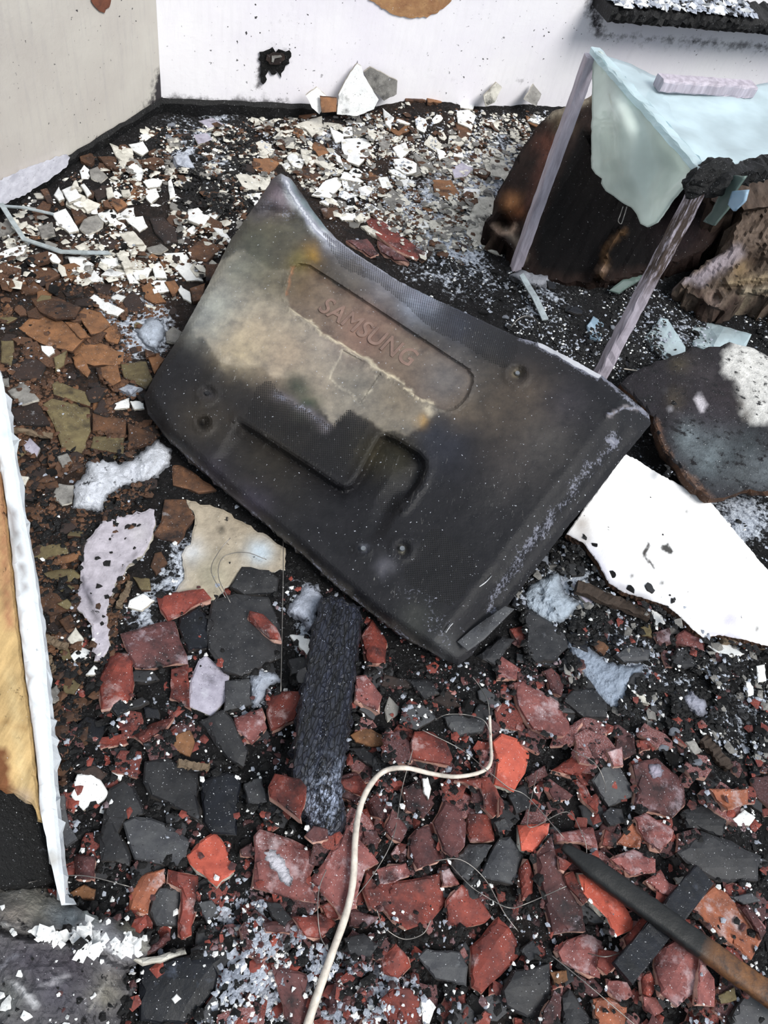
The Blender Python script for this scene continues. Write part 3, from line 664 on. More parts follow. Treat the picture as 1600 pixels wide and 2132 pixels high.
def tv_relief(px, py, d):
    r = 0.0045 * fbm(px * .008, py * .008, 3) + 0.0010 * fbm(px * .05, py * .05, 3)
    r = r - 0.014 * np.exp(-(d / 9) ** 2)
    dT = dist_line(px, py, BAND_T); r -= 0.034 * (1 - sstep(4, 66, dT)); dT2 = dist_line(px, py, BAND_T2); r -= 0.014 * (1 - sstep(4, 46, dT2))
    dR = dist_line(px, py, BAND_R); r -= 0.050 * (1 - sstep(8, 84, dR)); r -= 0.016 * (1 - sstep(3, 26, dist_line(px, py, BAND_B)))
    r += 0.050 * np.exp(-((px - 592) ** 2 + (py - 372) ** 2) / 66 ** 2); r += 0.016 * np.exp(-(dist_line(px, py, [(590, 370), (622, 425), (655, 478)]) / 11) ** 2)
    r -= 0.02 * np.exp(-(dist_line(px, py, [(532, 447), (560, 442), (600, 452)]) / 14) ** 2)
    s = np.where(inside(px, py, LOGO), 1, -1) * dist_line(px, py, LOGO, True); r -= 0.0075 * sstep(-1.5, 2.0, s); r += 0.003 * np.exp(-((s + 4) / 3.5) ** 2)
    s = np.where(inside(px, py, RECESS), 1, -1) * dist_line(px, py, RECESS[:17]); r += np.where(s > 0, -0.030 * sstep(0, 34, dist_line(px, py, RECESS[16:] + RECESS[:1])) * sstep(0, 11, s) * np.exp(-np.clip(s - 14, 0, 999) / 75), 0) + 0.006 * np.exp(-((s + 8) / 8) ** 2)
    s = np.where(inside(px, py, PLATE), 1, -1) * dist_line(px, py, PLATE, True); r -= 0.0028 * sstep(-1.0, 1.5, s)
    for x, y, q, dp in DIM:
        e = np.hypot(px - x, py - y); r -= dp * np.exp(-(e / q) ** 2) - dp * 0.45 * np.exp(-((e - q * 1.5) / (q * .6)) ** 2)
    r += 0.010 * np.exp(-(dist_line(px, py, [(1145, 712), (1135, 880), (1000, 1000)]) / 60) ** 2) + 0.006 * np.exp(-(dist_line(px, py, [(440, 780), (470, 740)]) / 12) ** 2)
    r += 0.004 * np.exp(-(dist_line(px, py, [(1290, 888), (1262, 945), (1130, 1090), (1040, 1215)]) / 10) ** 2) + 0.004 * np.exp(-(dist_line(px, py, [(1265, 865), (1300, 846), (1340, 852), (1352, 872)]) / 5) ** 2)
    return r
BLEACH_SHEEN = [(432, 590), (462, 540), (505, 520), (560, 560), (620, 560), (760, 640), (900, 735), (985, 790), (960, 850), (905, 862), (880, 888), (850, 905), (800, 895), (766, 868), (728, 848), (695, 890), (668, 850), (650, 812), (628, 782), (600, 788), (562, 780), (548, 762), (500, 765), (462, 752), (438, 722), (410, 700), (396, 650)]
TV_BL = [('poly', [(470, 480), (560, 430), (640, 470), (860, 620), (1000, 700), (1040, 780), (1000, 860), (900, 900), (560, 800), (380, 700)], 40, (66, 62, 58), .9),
         ('poly', BLEACH_SHEEN, 3.5, (136, 130, 120), 1.0), (450, 640, 60, (142, 146, 142), .9), (420, 660, 40, (120, 124, 124), .7), (530, 700, 55, (158, 146, 128), .9), (600, 740, 60, (152, 138, 122), .9), (500, 735, 40, (160, 148, 126), .8), (660, 800, 50, (140, 130, 118), .8), (700, 710, 60, (134, 128, 122), .8),  # heat-bleached patch, with sky sheen painted in towards the upper left
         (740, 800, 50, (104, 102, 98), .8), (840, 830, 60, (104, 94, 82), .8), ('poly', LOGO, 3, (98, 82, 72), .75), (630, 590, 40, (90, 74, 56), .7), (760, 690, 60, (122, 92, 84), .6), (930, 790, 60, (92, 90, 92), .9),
         (650, 530, 22, (146, 112, 46), .8), (620, 545, 26, (110, 100, 56), .7), (560, 460, 40, (92, 86, 62), .8), (530, 500, 40, (64, 66, 60), .9), (540, 560, 50, (84, 86, 76), .7), (575, 590, 40, (80, 74, 58), .6), (600, 470, 50, (84, 84, 74), .6),
         (580, 410, 36, (112, 102, 112), .9), (545, 435, 24, (84, 82, 90), .8), (490, 560, 36, (92, 98, 94), .6),
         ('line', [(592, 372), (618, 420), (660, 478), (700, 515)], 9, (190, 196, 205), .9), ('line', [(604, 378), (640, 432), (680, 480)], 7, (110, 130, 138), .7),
         ('line', [(700, 505), (760, 542), (830, 590), (900, 632)], 22, (140, 144, 158), .75), (880, 630, 40, (150, 162, 184), .7), (800, 600, 36, (120, 120, 128), .6), (740, 560, 30, (98, 94, 92), .7), (960, 680, 40, (56, 62, 78), .8), (1020, 700, 50, (40, 42, 48), .9), (905, 665, 30, (50, 56, 70), .6),  # top band: pale ash tint mixed with painted sky reflection
         (1090, 850, 70, (84, 74, 66), .8), (1040, 860, 70, (76, 68, 60), .7), (1130, 920, 70, (62, 60, 60), .7), (1060, 960, 70, (58, 54, 54), .6), (960, 860, 30, (96, 84, 70), .6), (1180, 840, 50, (44, 42, 50), .6),
         (900, 905, 30, (34, 38, 48), .9), (930, 930, 60, (36, 38, 48), .8), (560, 960, 90, (44, 40, 34), .7), (780, 940, 50, (50, 46, 34), .8), (830, 950, 40, (42, 40, 30), .8), (430, 870, 60, (58, 52, 44), .6), (640, 840, 26, (44, 56, 46), .9), (620, 800, 24, (46, 58, 50), .8),
         ('line', [(575, 822), (640, 855), (680, 890)], 10, (98, 94, 100), .8), 
         
         ('line', [(345, 908), (480, 1030), (640, 1162), (790, 1288), (900, 1360)], 8, (88, 84, 80), .5), (520, 1050, 40, (70, 66, 84), .4), (440, 990, 40, (60, 56, 70), .4), (425, 880, 9, (4, 4, 5), 1), (1076, 776, 8, (150, 140, 120), .6), (1082, 782, 5, (10, 10, 10), .9), (432, 820, 9, (110, 108, 112), .7),
         (838, 1144, 6, (190, 186, 170), .8), (757, 1142, 7, (100, 104, 118), .7), (925, 1350, 30, (80, 82, 84), .6), (870, 1290, 40, (58, 60, 58), .6), (800, 1180, 20, (120, 120, 130), .4), (895, 855, 10, (190, 180, 160), .8), (880, 878, 12, (160, 130, 84), .8),
         ('line', [(1265, 865), (1300, 846), (1340, 852)], 2.5, (130, 126, 132), .8), ('line', [(714, 729), (796, 772), (750, 842), (686, 790), (714, 729)], 1.6, (176, 170, 156), .6), ('line', [(607, 647), (900, 843)], 2.2, (200, 190, 168), .85), ('line', [(593, 618), (600, 575), (612, 558)], 2.2, (150, 110, 84), .8)]  # pale line on the lettering panel's lower edge is a painted highlight
tv = empty('television', on_plane(np.array(800.), np.array(880.), TV_PL, -0.06)); tag(tv, 'burnt flat television lying face down, scorched black back with a bleached patch and painted sheen', 'television')
DENSE = []
for ln, off in ((LOGO, (-2.2, 0.5, 3)), (RECESS[:17], (-3, 2, 7, 12)), (PLATE, (-1, 1.6))):
    cl = ln is not RECESS[:17]
    for of in off:
        pp = densify(np.array(ln, float), 6, 0) if cl else densify(np.array(ln, float), 6, 0)
        nx2 = np.roll(pp, -1, 0) - np.roll(pp, 1, 0); nr = np.stack([-nx2[:, 1], nx2[:, 0]], 1); nr /= np.linalg.norm(nr, axis=1)[:, None] + 1e-9; DENSE.append(pp + nr * of)
_tri = triangulate
def triangulate_tv(outline, step, inset=None):
    n = len(outline); x0, y0 = outline.min(0); x1, y1 = outline.max(0); X, Y = np.meshgrid(np.arange(x0, x1, step), np.arange(y0, y1, step)); X = X.ravel() + rng.uniform(-.8, .8, X.size); Y = Y.ravel() + rng.uniform(-.8, .8, Y.size)
    dn = np.concatenate(DENSE); dl_ = np.minimum(dist_line(X, Y, LOGO, True), dist_line(X, Y, RECESS[:17])); k = inside(X, Y, outline); X = X[k & (dl_ > 3)]; Y = Y[k & (dl_ > 3)]
    k = dist_line(X, Y, outline, True) > 3; X = X[k]; Y = Y[k]; k = inside(dn[:, 0], dn[:, 1], outline) & (dist_line(dn[:, 0], dn[:, 1], outline, True) > 3); dn = dn[k]
    pts = np.concatenate([outline, dn, np.stack([X, Y], 1)]); r = delaunay_2d_cdt([Vector(p) for p in pts], [], [list(range(n))], 1, 1e-3)
    rim = {}
    for vi, og in enumerate(r[3]):
        for q in og:
            if q < n: rim[q] = vi
    return np.array([tuple(v) for v in r[0]]), [tuple(f) for f in r[2]], [rim[q] for q in range(n) if q in rim]
triangulate = triangulate_tv
def gridattr(px, py, top, rim):
    g = np.stack([(top - Ux[0]) @ U, (top - Ux[0]) @ Vv, np.zeros(len(top))], 1); return np.concatenate([g, g[rim], g[rim]])
def ventattr(px, py, top, rim):
    v = np.zeros(len(px)); jx = 3 * fbm(px * .06, py * .06, 2)
    for p in VENTS: v = np.maximum(v, inside(px + jx, py + jx, p).astype(float))
    return np.concatenate([v, np.zeros(2 * len(rim))])
def ashattr(px, py, top, rim):
    w = np.zeros(len(px)); jx = 7 * fbm(px * .05, py * .05 + 9, 3)
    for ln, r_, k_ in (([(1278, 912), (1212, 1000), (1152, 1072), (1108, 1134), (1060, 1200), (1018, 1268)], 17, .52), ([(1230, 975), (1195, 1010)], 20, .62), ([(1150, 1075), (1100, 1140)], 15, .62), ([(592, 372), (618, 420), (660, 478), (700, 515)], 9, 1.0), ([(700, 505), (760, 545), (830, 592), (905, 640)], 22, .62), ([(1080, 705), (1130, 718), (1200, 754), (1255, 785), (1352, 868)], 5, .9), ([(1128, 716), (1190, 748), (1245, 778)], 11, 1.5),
                       ([(345, 912), (480, 1034), (640, 1164), (790, 1290), (900, 1362)], 9, .5), ([(1265, 865), (1300, 846), (1340, 852)], 3, .9), ([(860, 1240), (920, 1290), (930, 1340)], 40, .35), ([(560, 420), (600, 440)], 26, .45), ([(575, 822), (640, 855), (680, 890)], 9, .6), ([(1270, 915), (1282, 925)], 14, .9)):
        w = np.maximum(w, k_ * np.exp(-(dist_line(px + jx, py + jx, ln) / r_) ** 2))
    return np.concatenate([w, w[rim] * .5, w[rim] * .2])
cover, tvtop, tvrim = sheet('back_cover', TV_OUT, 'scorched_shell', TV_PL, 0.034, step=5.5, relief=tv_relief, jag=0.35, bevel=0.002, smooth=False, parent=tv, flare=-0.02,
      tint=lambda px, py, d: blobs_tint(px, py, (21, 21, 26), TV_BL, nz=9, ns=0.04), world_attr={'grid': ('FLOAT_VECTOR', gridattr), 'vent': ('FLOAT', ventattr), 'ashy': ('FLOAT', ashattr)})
triangulate = _tri
# display panel and frame beneath the cover, seen along the lower and right rim
fr_out = np.array(densify(np.array(TV_OUT[11:38], float), 30, 0.5)); fc = fr_out.mean(0); fr_out = fc + (fr_out - fc) * 0.988
sheet('front_frame', fr_out, 'paint_char', (TV_PL[0] - 0.074, TV_PL[1], TV_PL[2]), 0.018, step=40, parent=tv, jag=0.4, tint=lambda px, py, d: blobs_tint(px, py, (46, 44, 48), [(600, 1150, 120, (70, 60, 52), .6), (800, 1300, 80, (84, 72, 60), .6)]))
# lettering
def text_mesh(body, size, parent, mat, pc, ang_px, name):
    cu = bpy.data.curves.new('lettering', 'FONT'); cu.body = body; cu.size = size; cu.extrude = 0.0012; cu.bevel_depth = 0.0005; cu.align_x = 'CENTER'; cu.align_y = 'CENTER'; cu.space_character = 1.05
    o = bpy.data.objects.new('lettering', cu); COL.objects.link(o); dg = bpy.context.evaluated_depsgraph_get(); me = bpy.data.meshes.new_from_object(o.evaluated_get(dg)); bpy.data.objects.remove(o)
    me.materials.clear(); me.materials.append(MATS[mat]); t_ = bpy.data.objects.new(name, me); COL.objects.link(t_); t_.parent = parent
    a, b2 = ang_px; X_ = b2 - a; L = np.linalg.norm(X_); X_ /= L; Y_ = np.cross(Nn, X_); w = max(v.co.x for v in me.vertices) - min(v.co.x for v in me.vertices); s = L / w; c = pc - np.array(parent_world(parent))
    t_.matrix_local = Matrix(((X_[0] * s, Y_[0] * s * 1.15, Nn[0], c[0]), (X_[1] * s, Y_[1] * s * 1.15, Nn[1], c[1]), (X_[2] * s, Y_[2] * s * 1.15, Nn[2], c[2]), (0, 0, 0, 1))); return t_
solid('emboss', (132, 108, 98), 0.55, bump=0.3)
ab = on_plane(np.array([673., 862.]), np.array([634., 752.]), TV_PL, -0.0065)
text_mesh('SAMSUNG', 0.04, tv, 'emboss', (ab[0] + ab[1]) / 2, (ab[0], ab[1]), 'embossed_lettering')['label'] = 'raised maker lettering'
# screws in the dimples
for (x, y, q, dp) in (DIM[0], DIM[1], DIM[3], DIM[2]):
    c = on_plane(np.array(float(x)), np.array(float(y)), TV_PL, -dp * .8 + 0.008)
    bm = bmesh.new(); bmesh.ops.create_cone(bm, cap_ends=True, segments=14, radius1=0.0065, radius2=0.0052, depth=0.004); V = np.array([v.co for v in bm.verts]); F = [[v.index for v in f.verts] for f in bm.faces]; bm.free()
    Rm = np.stack([U, Vv, Nn], 1); so = mesh_obj('screw', V @ Rm.T + c, F, 'metal_bare' if x != 432 else 'dark', tv)
# hinge bracket strip at the near corner
bp_ = [(1052, 1262), (1072, 1268), (1010, 1330), (975, 1355), (953, 1336), (990, 1305)]
sheet('metal_bracket', bp_, ['slate'], (TV_PL[0] - 0.022, TV_PL[1], TV_PL[2]), 0.004, step=14, parent=tv, jag=0.2)
# a curled corner fin and a bent wire on the cover
def tvp(pts, r): return [on_plane(np.array(float(x)), np.array(float(y)), TV_PL, r) for x, y in pts]
# rubber foot slots: two small protrusions

# ---- glass coffee table (burnt, glass sagged over its rail)
TOPZ = 0.68
A1 = P(1236, 108, TOPZ); A2 = P(1468, 368, TOPZ); A3 = P(1372, 172, TOPZ); A4 = P(1566, 186, TOPZ)
tab = empty('glass_table', ((A1[0] + A2[0]) / 2, (A1[1] + A2[1]) / 2, 0.0)); tag(tab, 'burnt glass coffee table with pale square legs and sagging milky glass', 'table')
for (A, z0, wear) in ((A1, 0.02, lambda f: 0.0), (A2, 0.03, lambda f: 1.0 if f > .62 else max(0, (f - .45) * 5))):
    rough_bar('leg', (A[0], A[1], z0), (A[0], A[1], TOPZ - 0.01), 0.034, 0.03, 'leg_paint', tab, up=(0.35, -0.9, 0), tint=wear, jit=0.0007 if A is A1 else 0.0012)
rd = A2 - A1; rd /= np.linalg.norm(rd); rn = np.array([rd[1], -rd[0], 0]); rn = -rn if rn[0] > 0 else rn      # rn points to the left/front
def rail_tint(f): return 0.2
def lin_pts(a, b, n): return [a + (b - a) * i / (n - 1) for i in range(n)]
# rail sagged with crust of ash
rough_bar('top_rail', A1 + np.array([0, 0, .004]), A2 + np.array([0, 0, .004]), 0.026, 0.016, 'glass_sky', tab, jit=0.0012, seg=30)
rough_bar('far_rail', A3, A4, 0.04, 0.03, 'leg_paint', tab, jit=0.0008, tint=lambda f: 0.0)
rough_bar('side_rail', A2 + np.array([0.02, 0.0, 0.0]), P(1640, 338, TOPZ), 0.04, 0.035, 'char', tab, jit=0.004, seg=26)
# melted joint
lump('charred_joint', A2 + np.array([0.012, 0.0, -0.03]), 0.046, 'char', tab, n=4, rough=0.55, squash=(1.0, 1.0, .8), seed=4)
# the sheet of glass still lying on the frame
def glass_flat(poly, z, name, mat, sag=0.02, thick=0.006, step=14):
    o, tp, rm = sheet(name, poly, mat, (z, 0, 0), thick, step=step, jag=0.6, bevel=0.001, smooth=True, parent=tab, relief=lambda px, py, d: -sag * sstep(0, 90, d) + 0.006 * fbm(px * .012, py * .012, 2)); return o
glass_flat([(1250, 112), (1300, 128), (1372, 160), (1480, 168), (1570, 178), (1700, 150), (1720, 330), (1600, 338), (1520, 345), (1470, 352), (1400, 285), (1330, 205)], TOPZ - 0.012, 'glass_top', 'glass_sky')
# pane hanging from the rail: on the upright plane through the rail, bellied
def hang(name, poly, mat, p0, dr, thick=0.007, belly=None, parent=tab, lean=0.0, step=11, smooth=True):
    nr = np.cross(dr, [0, 0, 1.0]); nr /= np.linalg.norm(nr); nr = nr + np.array([0, 0, lean]); nr /= np.linalg.norm(nr)
    if nr @ (CP - p0) < 0: nr = -nr
    out = densify(np.array(poly, float), step * .8, 0.5); V2, T, rim = triangulate(out, step, 4); d = dist_line(V2[:, 0], V2[:, 1], out, True); off = belly(V2[:, 0], V2[:, 1], d) if belly else np.zeros(len(V2))
    R = rays(V2[:, 0], V2[:, 1]); tt = ((p0 - CP) @ nr + off) / (R @ nr); top = CP + R * tt[:, None]; bot = top - nr * thick; n = len(top); F = []
    for f in T:
        a, b2, c = top[f[0]], top[f[1]], top[f[2]]; f = f if np.cross(b2 - a, c - a) @ nr > 0 else f[::-1]; F.append(f); F.append(tuple(n + q for q in f[::-1]))
    k = len(rim)
    for q in range(k): q2 = (q + 1) % k; F.append((rim[q], rim[q2], n + rim[q2], n + rim[q]))
    return mesh_obj(name, np.concatenate([top, bot]), F, mat, parent, smooth=smooth), top
PANE = [(1236, 100), (1250, 108), (1290, 160), (1330, 208), (1380, 262), (1425, 312), (1452, 345), (1452, 376), (1436, 384), (1420, 392), (1400, 415), (1382, 442), (1366, 464), (1348, 473), (1334, 466), (1326, 446), (1315, 432), (1296, 422), (1278, 408), (1262, 398), (1252, 382), (1254, 372), (1240, 362), (1232, 350), (1232, 300), (1233, 200), (1234, 130)]
_, pt = hang('sagged_pane', PANE, 'glass_mint', A1, rd, belly=lambda x, y, d: 0.035 * np.sin((x - 1232) / 38.0 + (y - 300) / 190.0) * sstep(0, 60, d) + 0.02 * np.exp(-((x - 1262) ** 2 + (y - 250) ** 2) / 50 ** 2))
hang('glass_remnant', [(1520, 365), (1552, 366), (1525, 405), (1518, 430), (1486, 470), (1464, 461), (1482, 440), (1500, 400)], 'glass_green', A2 + np.array([0.05, 0.0, 0]), rd)
hang('glass_remnant', [(1525, 398), (1556, 395), (1550, 418), (1528, 440), (1516, 426)], 'glass_blue', A2 + np.array([0.05, -0.02, 0]), rd)

# dome-like burnt knob beyond the side rail
def dome(px, py, z, r, mat, name, label, cat):
    c = P(px, py, z); o = lump(name, c - np.array([0, 0, r * .3]), r, mat, None, n=3, rough=0.12, squash=(1.2, .8, .7), seed=9); tag(o, label, cat); return o

# ---- hollow burnt driftwood under and behind the table
def drift():
    root = empty('driftwood_log', P(1230, 430, 0.05)); tag(root, 'hollow charred driftwood log, black inside, behind the left table leg', 'log')
    out = [(1150, 232), (1178, 222), (1196, 214), (1222, 205), (1236, 190), (1262, 240), (1330, 300), (1400, 330), (1452, 380), (1466, 420), (1500, 440), (1512, 470), (1470, 520), (1420, 545), (1350, 566), (1300, 582), (1240, 592), (1170, 592), (1108, 578), (1078, 556), (1064, 520), (1046, 498), (1020, 480), (1010, 462), (1030, 440), (1040, 400), (1058, 365), (1096, 300), (1120, 262)]
    inner = [(1212, 262), (1300, 310), (1420, 380), (1480, 450), (1440, 520), (1340, 556), (1200, 572), (1130, 560), (1110, 520), (1140, 440), (1180, 340)]
    def rel(px, py, d):
        s = np.where(inside(px, py, inner), 1, -1) * dist_line(px, py, inner, True)
        r = -0.13 * sstep(-10, 75, s) * sstep(600, 380, py) + 0.012 * fbm(px * .03, py * .012, 4) + 0.006 * fbm((px * .9 + py * .45) * .12, (py * .9 - px * .45) * .01, 3)
        r += 0.03 * np.exp(-((px - 1062) ** 2 + (py - 430) ** 2) / 26 ** 2) - 0.04 * np.exp(-((px - 1046) ** 2 + (py - 468) ** 2) / 14 ** 2)
        r += 0.09 * np.exp(-(dist_line(px, py, [(1298, 478), (1272, 510), (1252, 575)]) / 9) ** 2) - 0.04 * np.exp(-((px - 1292) ** 2 + (py - 490) ** 2) / 8 ** 2)
        return r
    pl = plane_from([P(1180, 210, .30), P(1040, 480, .09), P(1300, 580, .04)])
    BL = [('poly', inner, 8, (9, 7, 8), .97), (1066, 420, 18, (168, 116, 76), .9), (1080, 438, 18, (120, 72, 44), .8), (1046, 468, 12, (26, 18, 16), .9), ('line', [(1032, 470), (1040, 486), (1060, 486), (1074, 474)], 5, (190, 160, 140), .8),
          ('line', [(1160, 290), (1120, 370), (1100, 430)], 9, (86, 56, 48), .7), ('line', [(1190, 290), (1150, 380), (1120, 450)], 6, (26, 20, 20), .8), (1140, 300, 26, (84, 50, 40), .6), ('line', [(1150, 240), (1180, 225), (1230, 200)], 9, (150, 140, 124), .7), (1175, 260, 18, (92, 80, 62), .7),
          ('line', [(1300, 480), (1282, 495), (1262, 520), (1252, 575)], 6, (116, 88, 62), .8), (1254, 560, 8, (190, 160, 140), .8), (1293, 492, 6, (14, 10, 8), .9), ('line', [(1050, 480), (1075, 500), (1090, 540)], 8, (140, 128, 116), .5), (1420, 480, 50, (52, 40, 42), .6), (1100, 340, 14, (30, 24, 22), .6)]
    sheet('log_shell', out, 'paint_wood', pl, 0.10, step=9, relief=rel, parent=root, tint=lambda px, py, d: blobs_tint(px, py, (36, 26, 23), BL, nz=7, ns=.04), bevel=0.01, jag=1.5, bottom=0.0)
    return root
drift()
tube('bent_wire_loop', [P(1298, 430, .44), P(1292, 448, .42), P(1288, 460, .41), P(1294, 466, .41), P(1300, 450, .42), P(1306, 430, .44)], 0.0012, 'wire_grey')
tag(bpy.data.objects['bent_wire_loop'], 'thin wire loop dangling below the sagging glass pane', 'wire')

def driftroot():
    out = [(1416, 590), (1440, 568), (1480, 540), (1520, 520), (1530, 470), (1550, 430), (1580, 400), (1640, 380), (1660, 640), (1600, 622), (1560, 612), (1540, 632), (1510, 652), (1480, 640), (1450, 622), (1430, 612)]
    pl = plane_from([P(1430, 600, .07), P(1600, 620, .10), P(1600, 420, .22)])
    def rel(px, py, d):
        u = px * .82 - py * .57; w = px * .57 + py * .82
        r = 0.030 * np.abs(fbm(u * .012, w * .045, 4)) + 0.014 * fbm(u * .05, w * .15, 3)
        r += 0.035 * np.exp(-(dist_line(px, py, [(1520, 588), (1570, 578), (1650, 572)]) / 10) ** 2) + 0.03 * np.exp(-(dist_line(px, py, [(1550, 606), (1650, 596)]) / 8) ** 2)
        rr = np.hypot((px - 1488) / 1.3, py - 620); r += 0.022 * np.exp(-((rr - 16) / 5) ** 2) - .01 * np.exp(-(rr / 8) ** 2)
        return r - 0.03 * np.exp(-((px - 1570) ** 2 + (py - 540) ** 2) / 24 ** 2)
    BL = [('poly', [(1420, 590), (1540, 505), (1560, 530), (1460, 592)], 8, (162, 152, 160), .9), ('line', [(1520, 588), (1570, 578), (1650, 572)], 10, (156, 138, 112), .9), ('line', [(1550, 606), (1650, 596)], 8, (170, 156, 134), .9), (1570, 540, 22, (44, 32, 26), .9), (1488, 622, 14, (150, 132, 124), .9), ('line', [(1450, 600), (1470, 640), (1510, 648), (1535, 620)], 7, (60, 44, 40), .8),
          (1560, 470, 50, (124, 108, 98), .7), (1600, 440, 40, (92, 78, 70), .7), (1540, 560, 20, (150, 126, 92), .6), (1540, 650, 30, (30, 26, 26), .7)]
    o, _, _ = sheet('driftwood_root', out, 'paint_wood', pl, 0.08, step=7, relief=rel, jag=2.0, tint=lambda px, py, d: blobs_tint(px, py, (104, 90, 80), BL, nz=9, ns=.05), bevel=.012, bottom=0.0)
    tag(o, 'grey twisted driftwood root with knots, right of the worn table leg', 'root')
driftroot()
dome(1562, 312, .56, .07, 'umber', 'charred_wood_knob', 'rounded dark brown burnt knob beside the black side rail of the table', 'wood')
tag(sheet('driftwood_block', [(1480, 378), (1560, 356), (1660, 350), (1660, 420), (1560, 440), (1530, 430), (1500, 440), (1478, 420)], 'paint_wood', (0.26, 0, 0), .26, step=10, jag=2, bottom=0.0, relief=lambda px, py, d: .02 * fbm(px * .03, py * .03, 4), tint=lambda px, py, d: blobs_tint(px, py, (78, 64, 56), [(1580, 400, 40, (110, 96, 86), .6), (1500, 420, 25, (30, 24, 24), .8)], 8, .05))[0],
    'dull brown burnt wood block at the right edge, under the black side rail', 'wood')

# ---- big slabs of plasterboard on the right
def tri_cut(o): return o
SL1 = [(1180, 1112), (1215, 1062), (1300, 946), (1318, 952), (1370, 985), (1420, 1012), (1480, 1045), (1520, 1092), (1580, 1165), (1625, 1215), (1660, 1240), (1660, 1350), (1600, 1345), (1540, 1330), (1500, 1322), (1465, 1328), (1440, 1308), (1418, 1285), (1390, 1262), (1350, 1248), (1300, 1234), (1268, 1214), (1245, 1170), (1215, 1130)]
pl1 = plane_from([P(1200, 1100, .06), P(1600, 1340, .05), P(1500, 1050, .085)])
S1B = [(1210, 1090, 20, (168, 160, 154), .8), (1240, 1150, 30, (198, 198, 212), .7), (1215, 1120, 18, (120, 112, 108), .6), ('line', [(1180, 1118), (1245, 1175), (1270, 1215), (1350, 1250)], 12, (150, 148, 156), .8), (1280, 1180, 30, (214, 212, 228), .6), (1520, 1290, 26, (190, 186, 204), .8), (1380, 1255, 24, (190, 190, 196), .6), ('line', [(1480, 1320), (1540, 1326)], 10, (180, 176, 190), .7),
       ('poly', [(1338, 1155), (1350, 1128), (1354, 1130), (1345, 1156), (1364, 1182), (1360, 1185)], 1, (36, 30, 26), .95), ('poly', [(1380, 1134), (1392, 1130), (1404, 1144), (1398, 1154), (1386, 1150)], 1, (30, 26, 22), .95), (1378, 1215, 5, (40, 36, 34), .9), (1316, 1200, 5, (60, 56, 54), .9), (1432, 1064, 4, (60, 54, 50), .9), (1310, 1000, 10, (196, 204, 206), .5), (1577, 1310, 4, (70, 64, 60), .9)]
o, _, _ = sheet('plaster_slab', SL1, ['paint_white', 'edge_brown'], pl1, 0.022, step=4.5, jag=0.6, do_stamp=True, bevel=.002, relief=lambda px, py, d: .002 * fbm(px * .02, py * .02, 3), tint=lambda px, py, d: blobs_tint(px, py, (243, 242, 243), S1B, nz=6, ns=.05))
tag(o, 'large bright white plaster slab under the right edge of the television', 'slab')
SL2 = [(1292, 800), (1330, 770), (1378, 750), (1420, 735), (1440, 722), (1500, 722), (1520, 712), (1560, 722), (1600, 742), (1670, 760), (1670, 1030), (1600, 1022), (1550, 1020), (1510, 1036), (1478, 1038), (1448, 1018), (1420, 985), (1394, 950), (1376, 925), (1366, 893), (1362, 868)]
pl2 = plane_from([P(1300, 800, .10), P(1470, 1030, .125), P(1600, 740, .13)])
S2B = [('poly', [(1512, 728), (1540, 715), (1670, 760), (1670, 960), (1600, 880), (1570, 890), (1540, 860), (1524, 800), (1510, 770)], 6, (246, 244, 240), 1), (1540, 840, 12, (62, 50, 40), .9), (1556, 866, 14, (70, 58, 44), .8), (1465, 770, 30, (66, 60, 64), .9), (1470, 740, 24, (40, 36, 40), .9), (1420, 760, 20, (80, 72, 56), .8), (1410, 830, 20, (84, 74, 58), .6), (1500, 830, 40, (52, 44, 48), .8), (1470, 880, 50, (66, 60, 68), .7),
       (1430, 910, 26, (136, 148, 154), .7), (1480, 950, 50, (128, 140, 146), .75), (1560, 930, 40, (70, 78, 82), .7), (1590, 980, 40, (128, 136, 142), .7), (1540, 990, 30, (90, 96, 100), .7), ('line', [(1366, 880), (1378, 925), (1420, 985), (1470, 1034)], 5, (150, 110, 84), .7), ('poly', [(1442, 826), (1460, 836), (1474, 850), (1464, 860), (1450, 848)], 1.5, (224, 218, 226), 1), ('poly', [(1446, 819), (1456, 824), (1454, 829), (1446, 826)], 1, (210, 206, 214), 1), ('poly', [(1388, 812), (1396, 814), (1398, 826), (1390, 822)], 1, (200, 198, 206), 1), ('line', [(1398, 850), (1424, 858)], 3, (190, 188, 196), .9)]
o, _, _ = sheet('sooted_slab', SL2, ['paint_soot', 'edge_brown'], pl2, 0.03, step=11, jag=2.2, do_stamp=True, bevel=.006, relief=lambda px, py, d: .008 * fbm(px * .02, py * .02, 4) * sstep(0, 20, d), tint=lambda px, py, d: blobs_tint(px, py, (40, 36, 42), S2B, nz=12, ns=.03))
tag(o, 'sooty dark slab with a white patch, beyond the bright white plaster slab', 'slab')
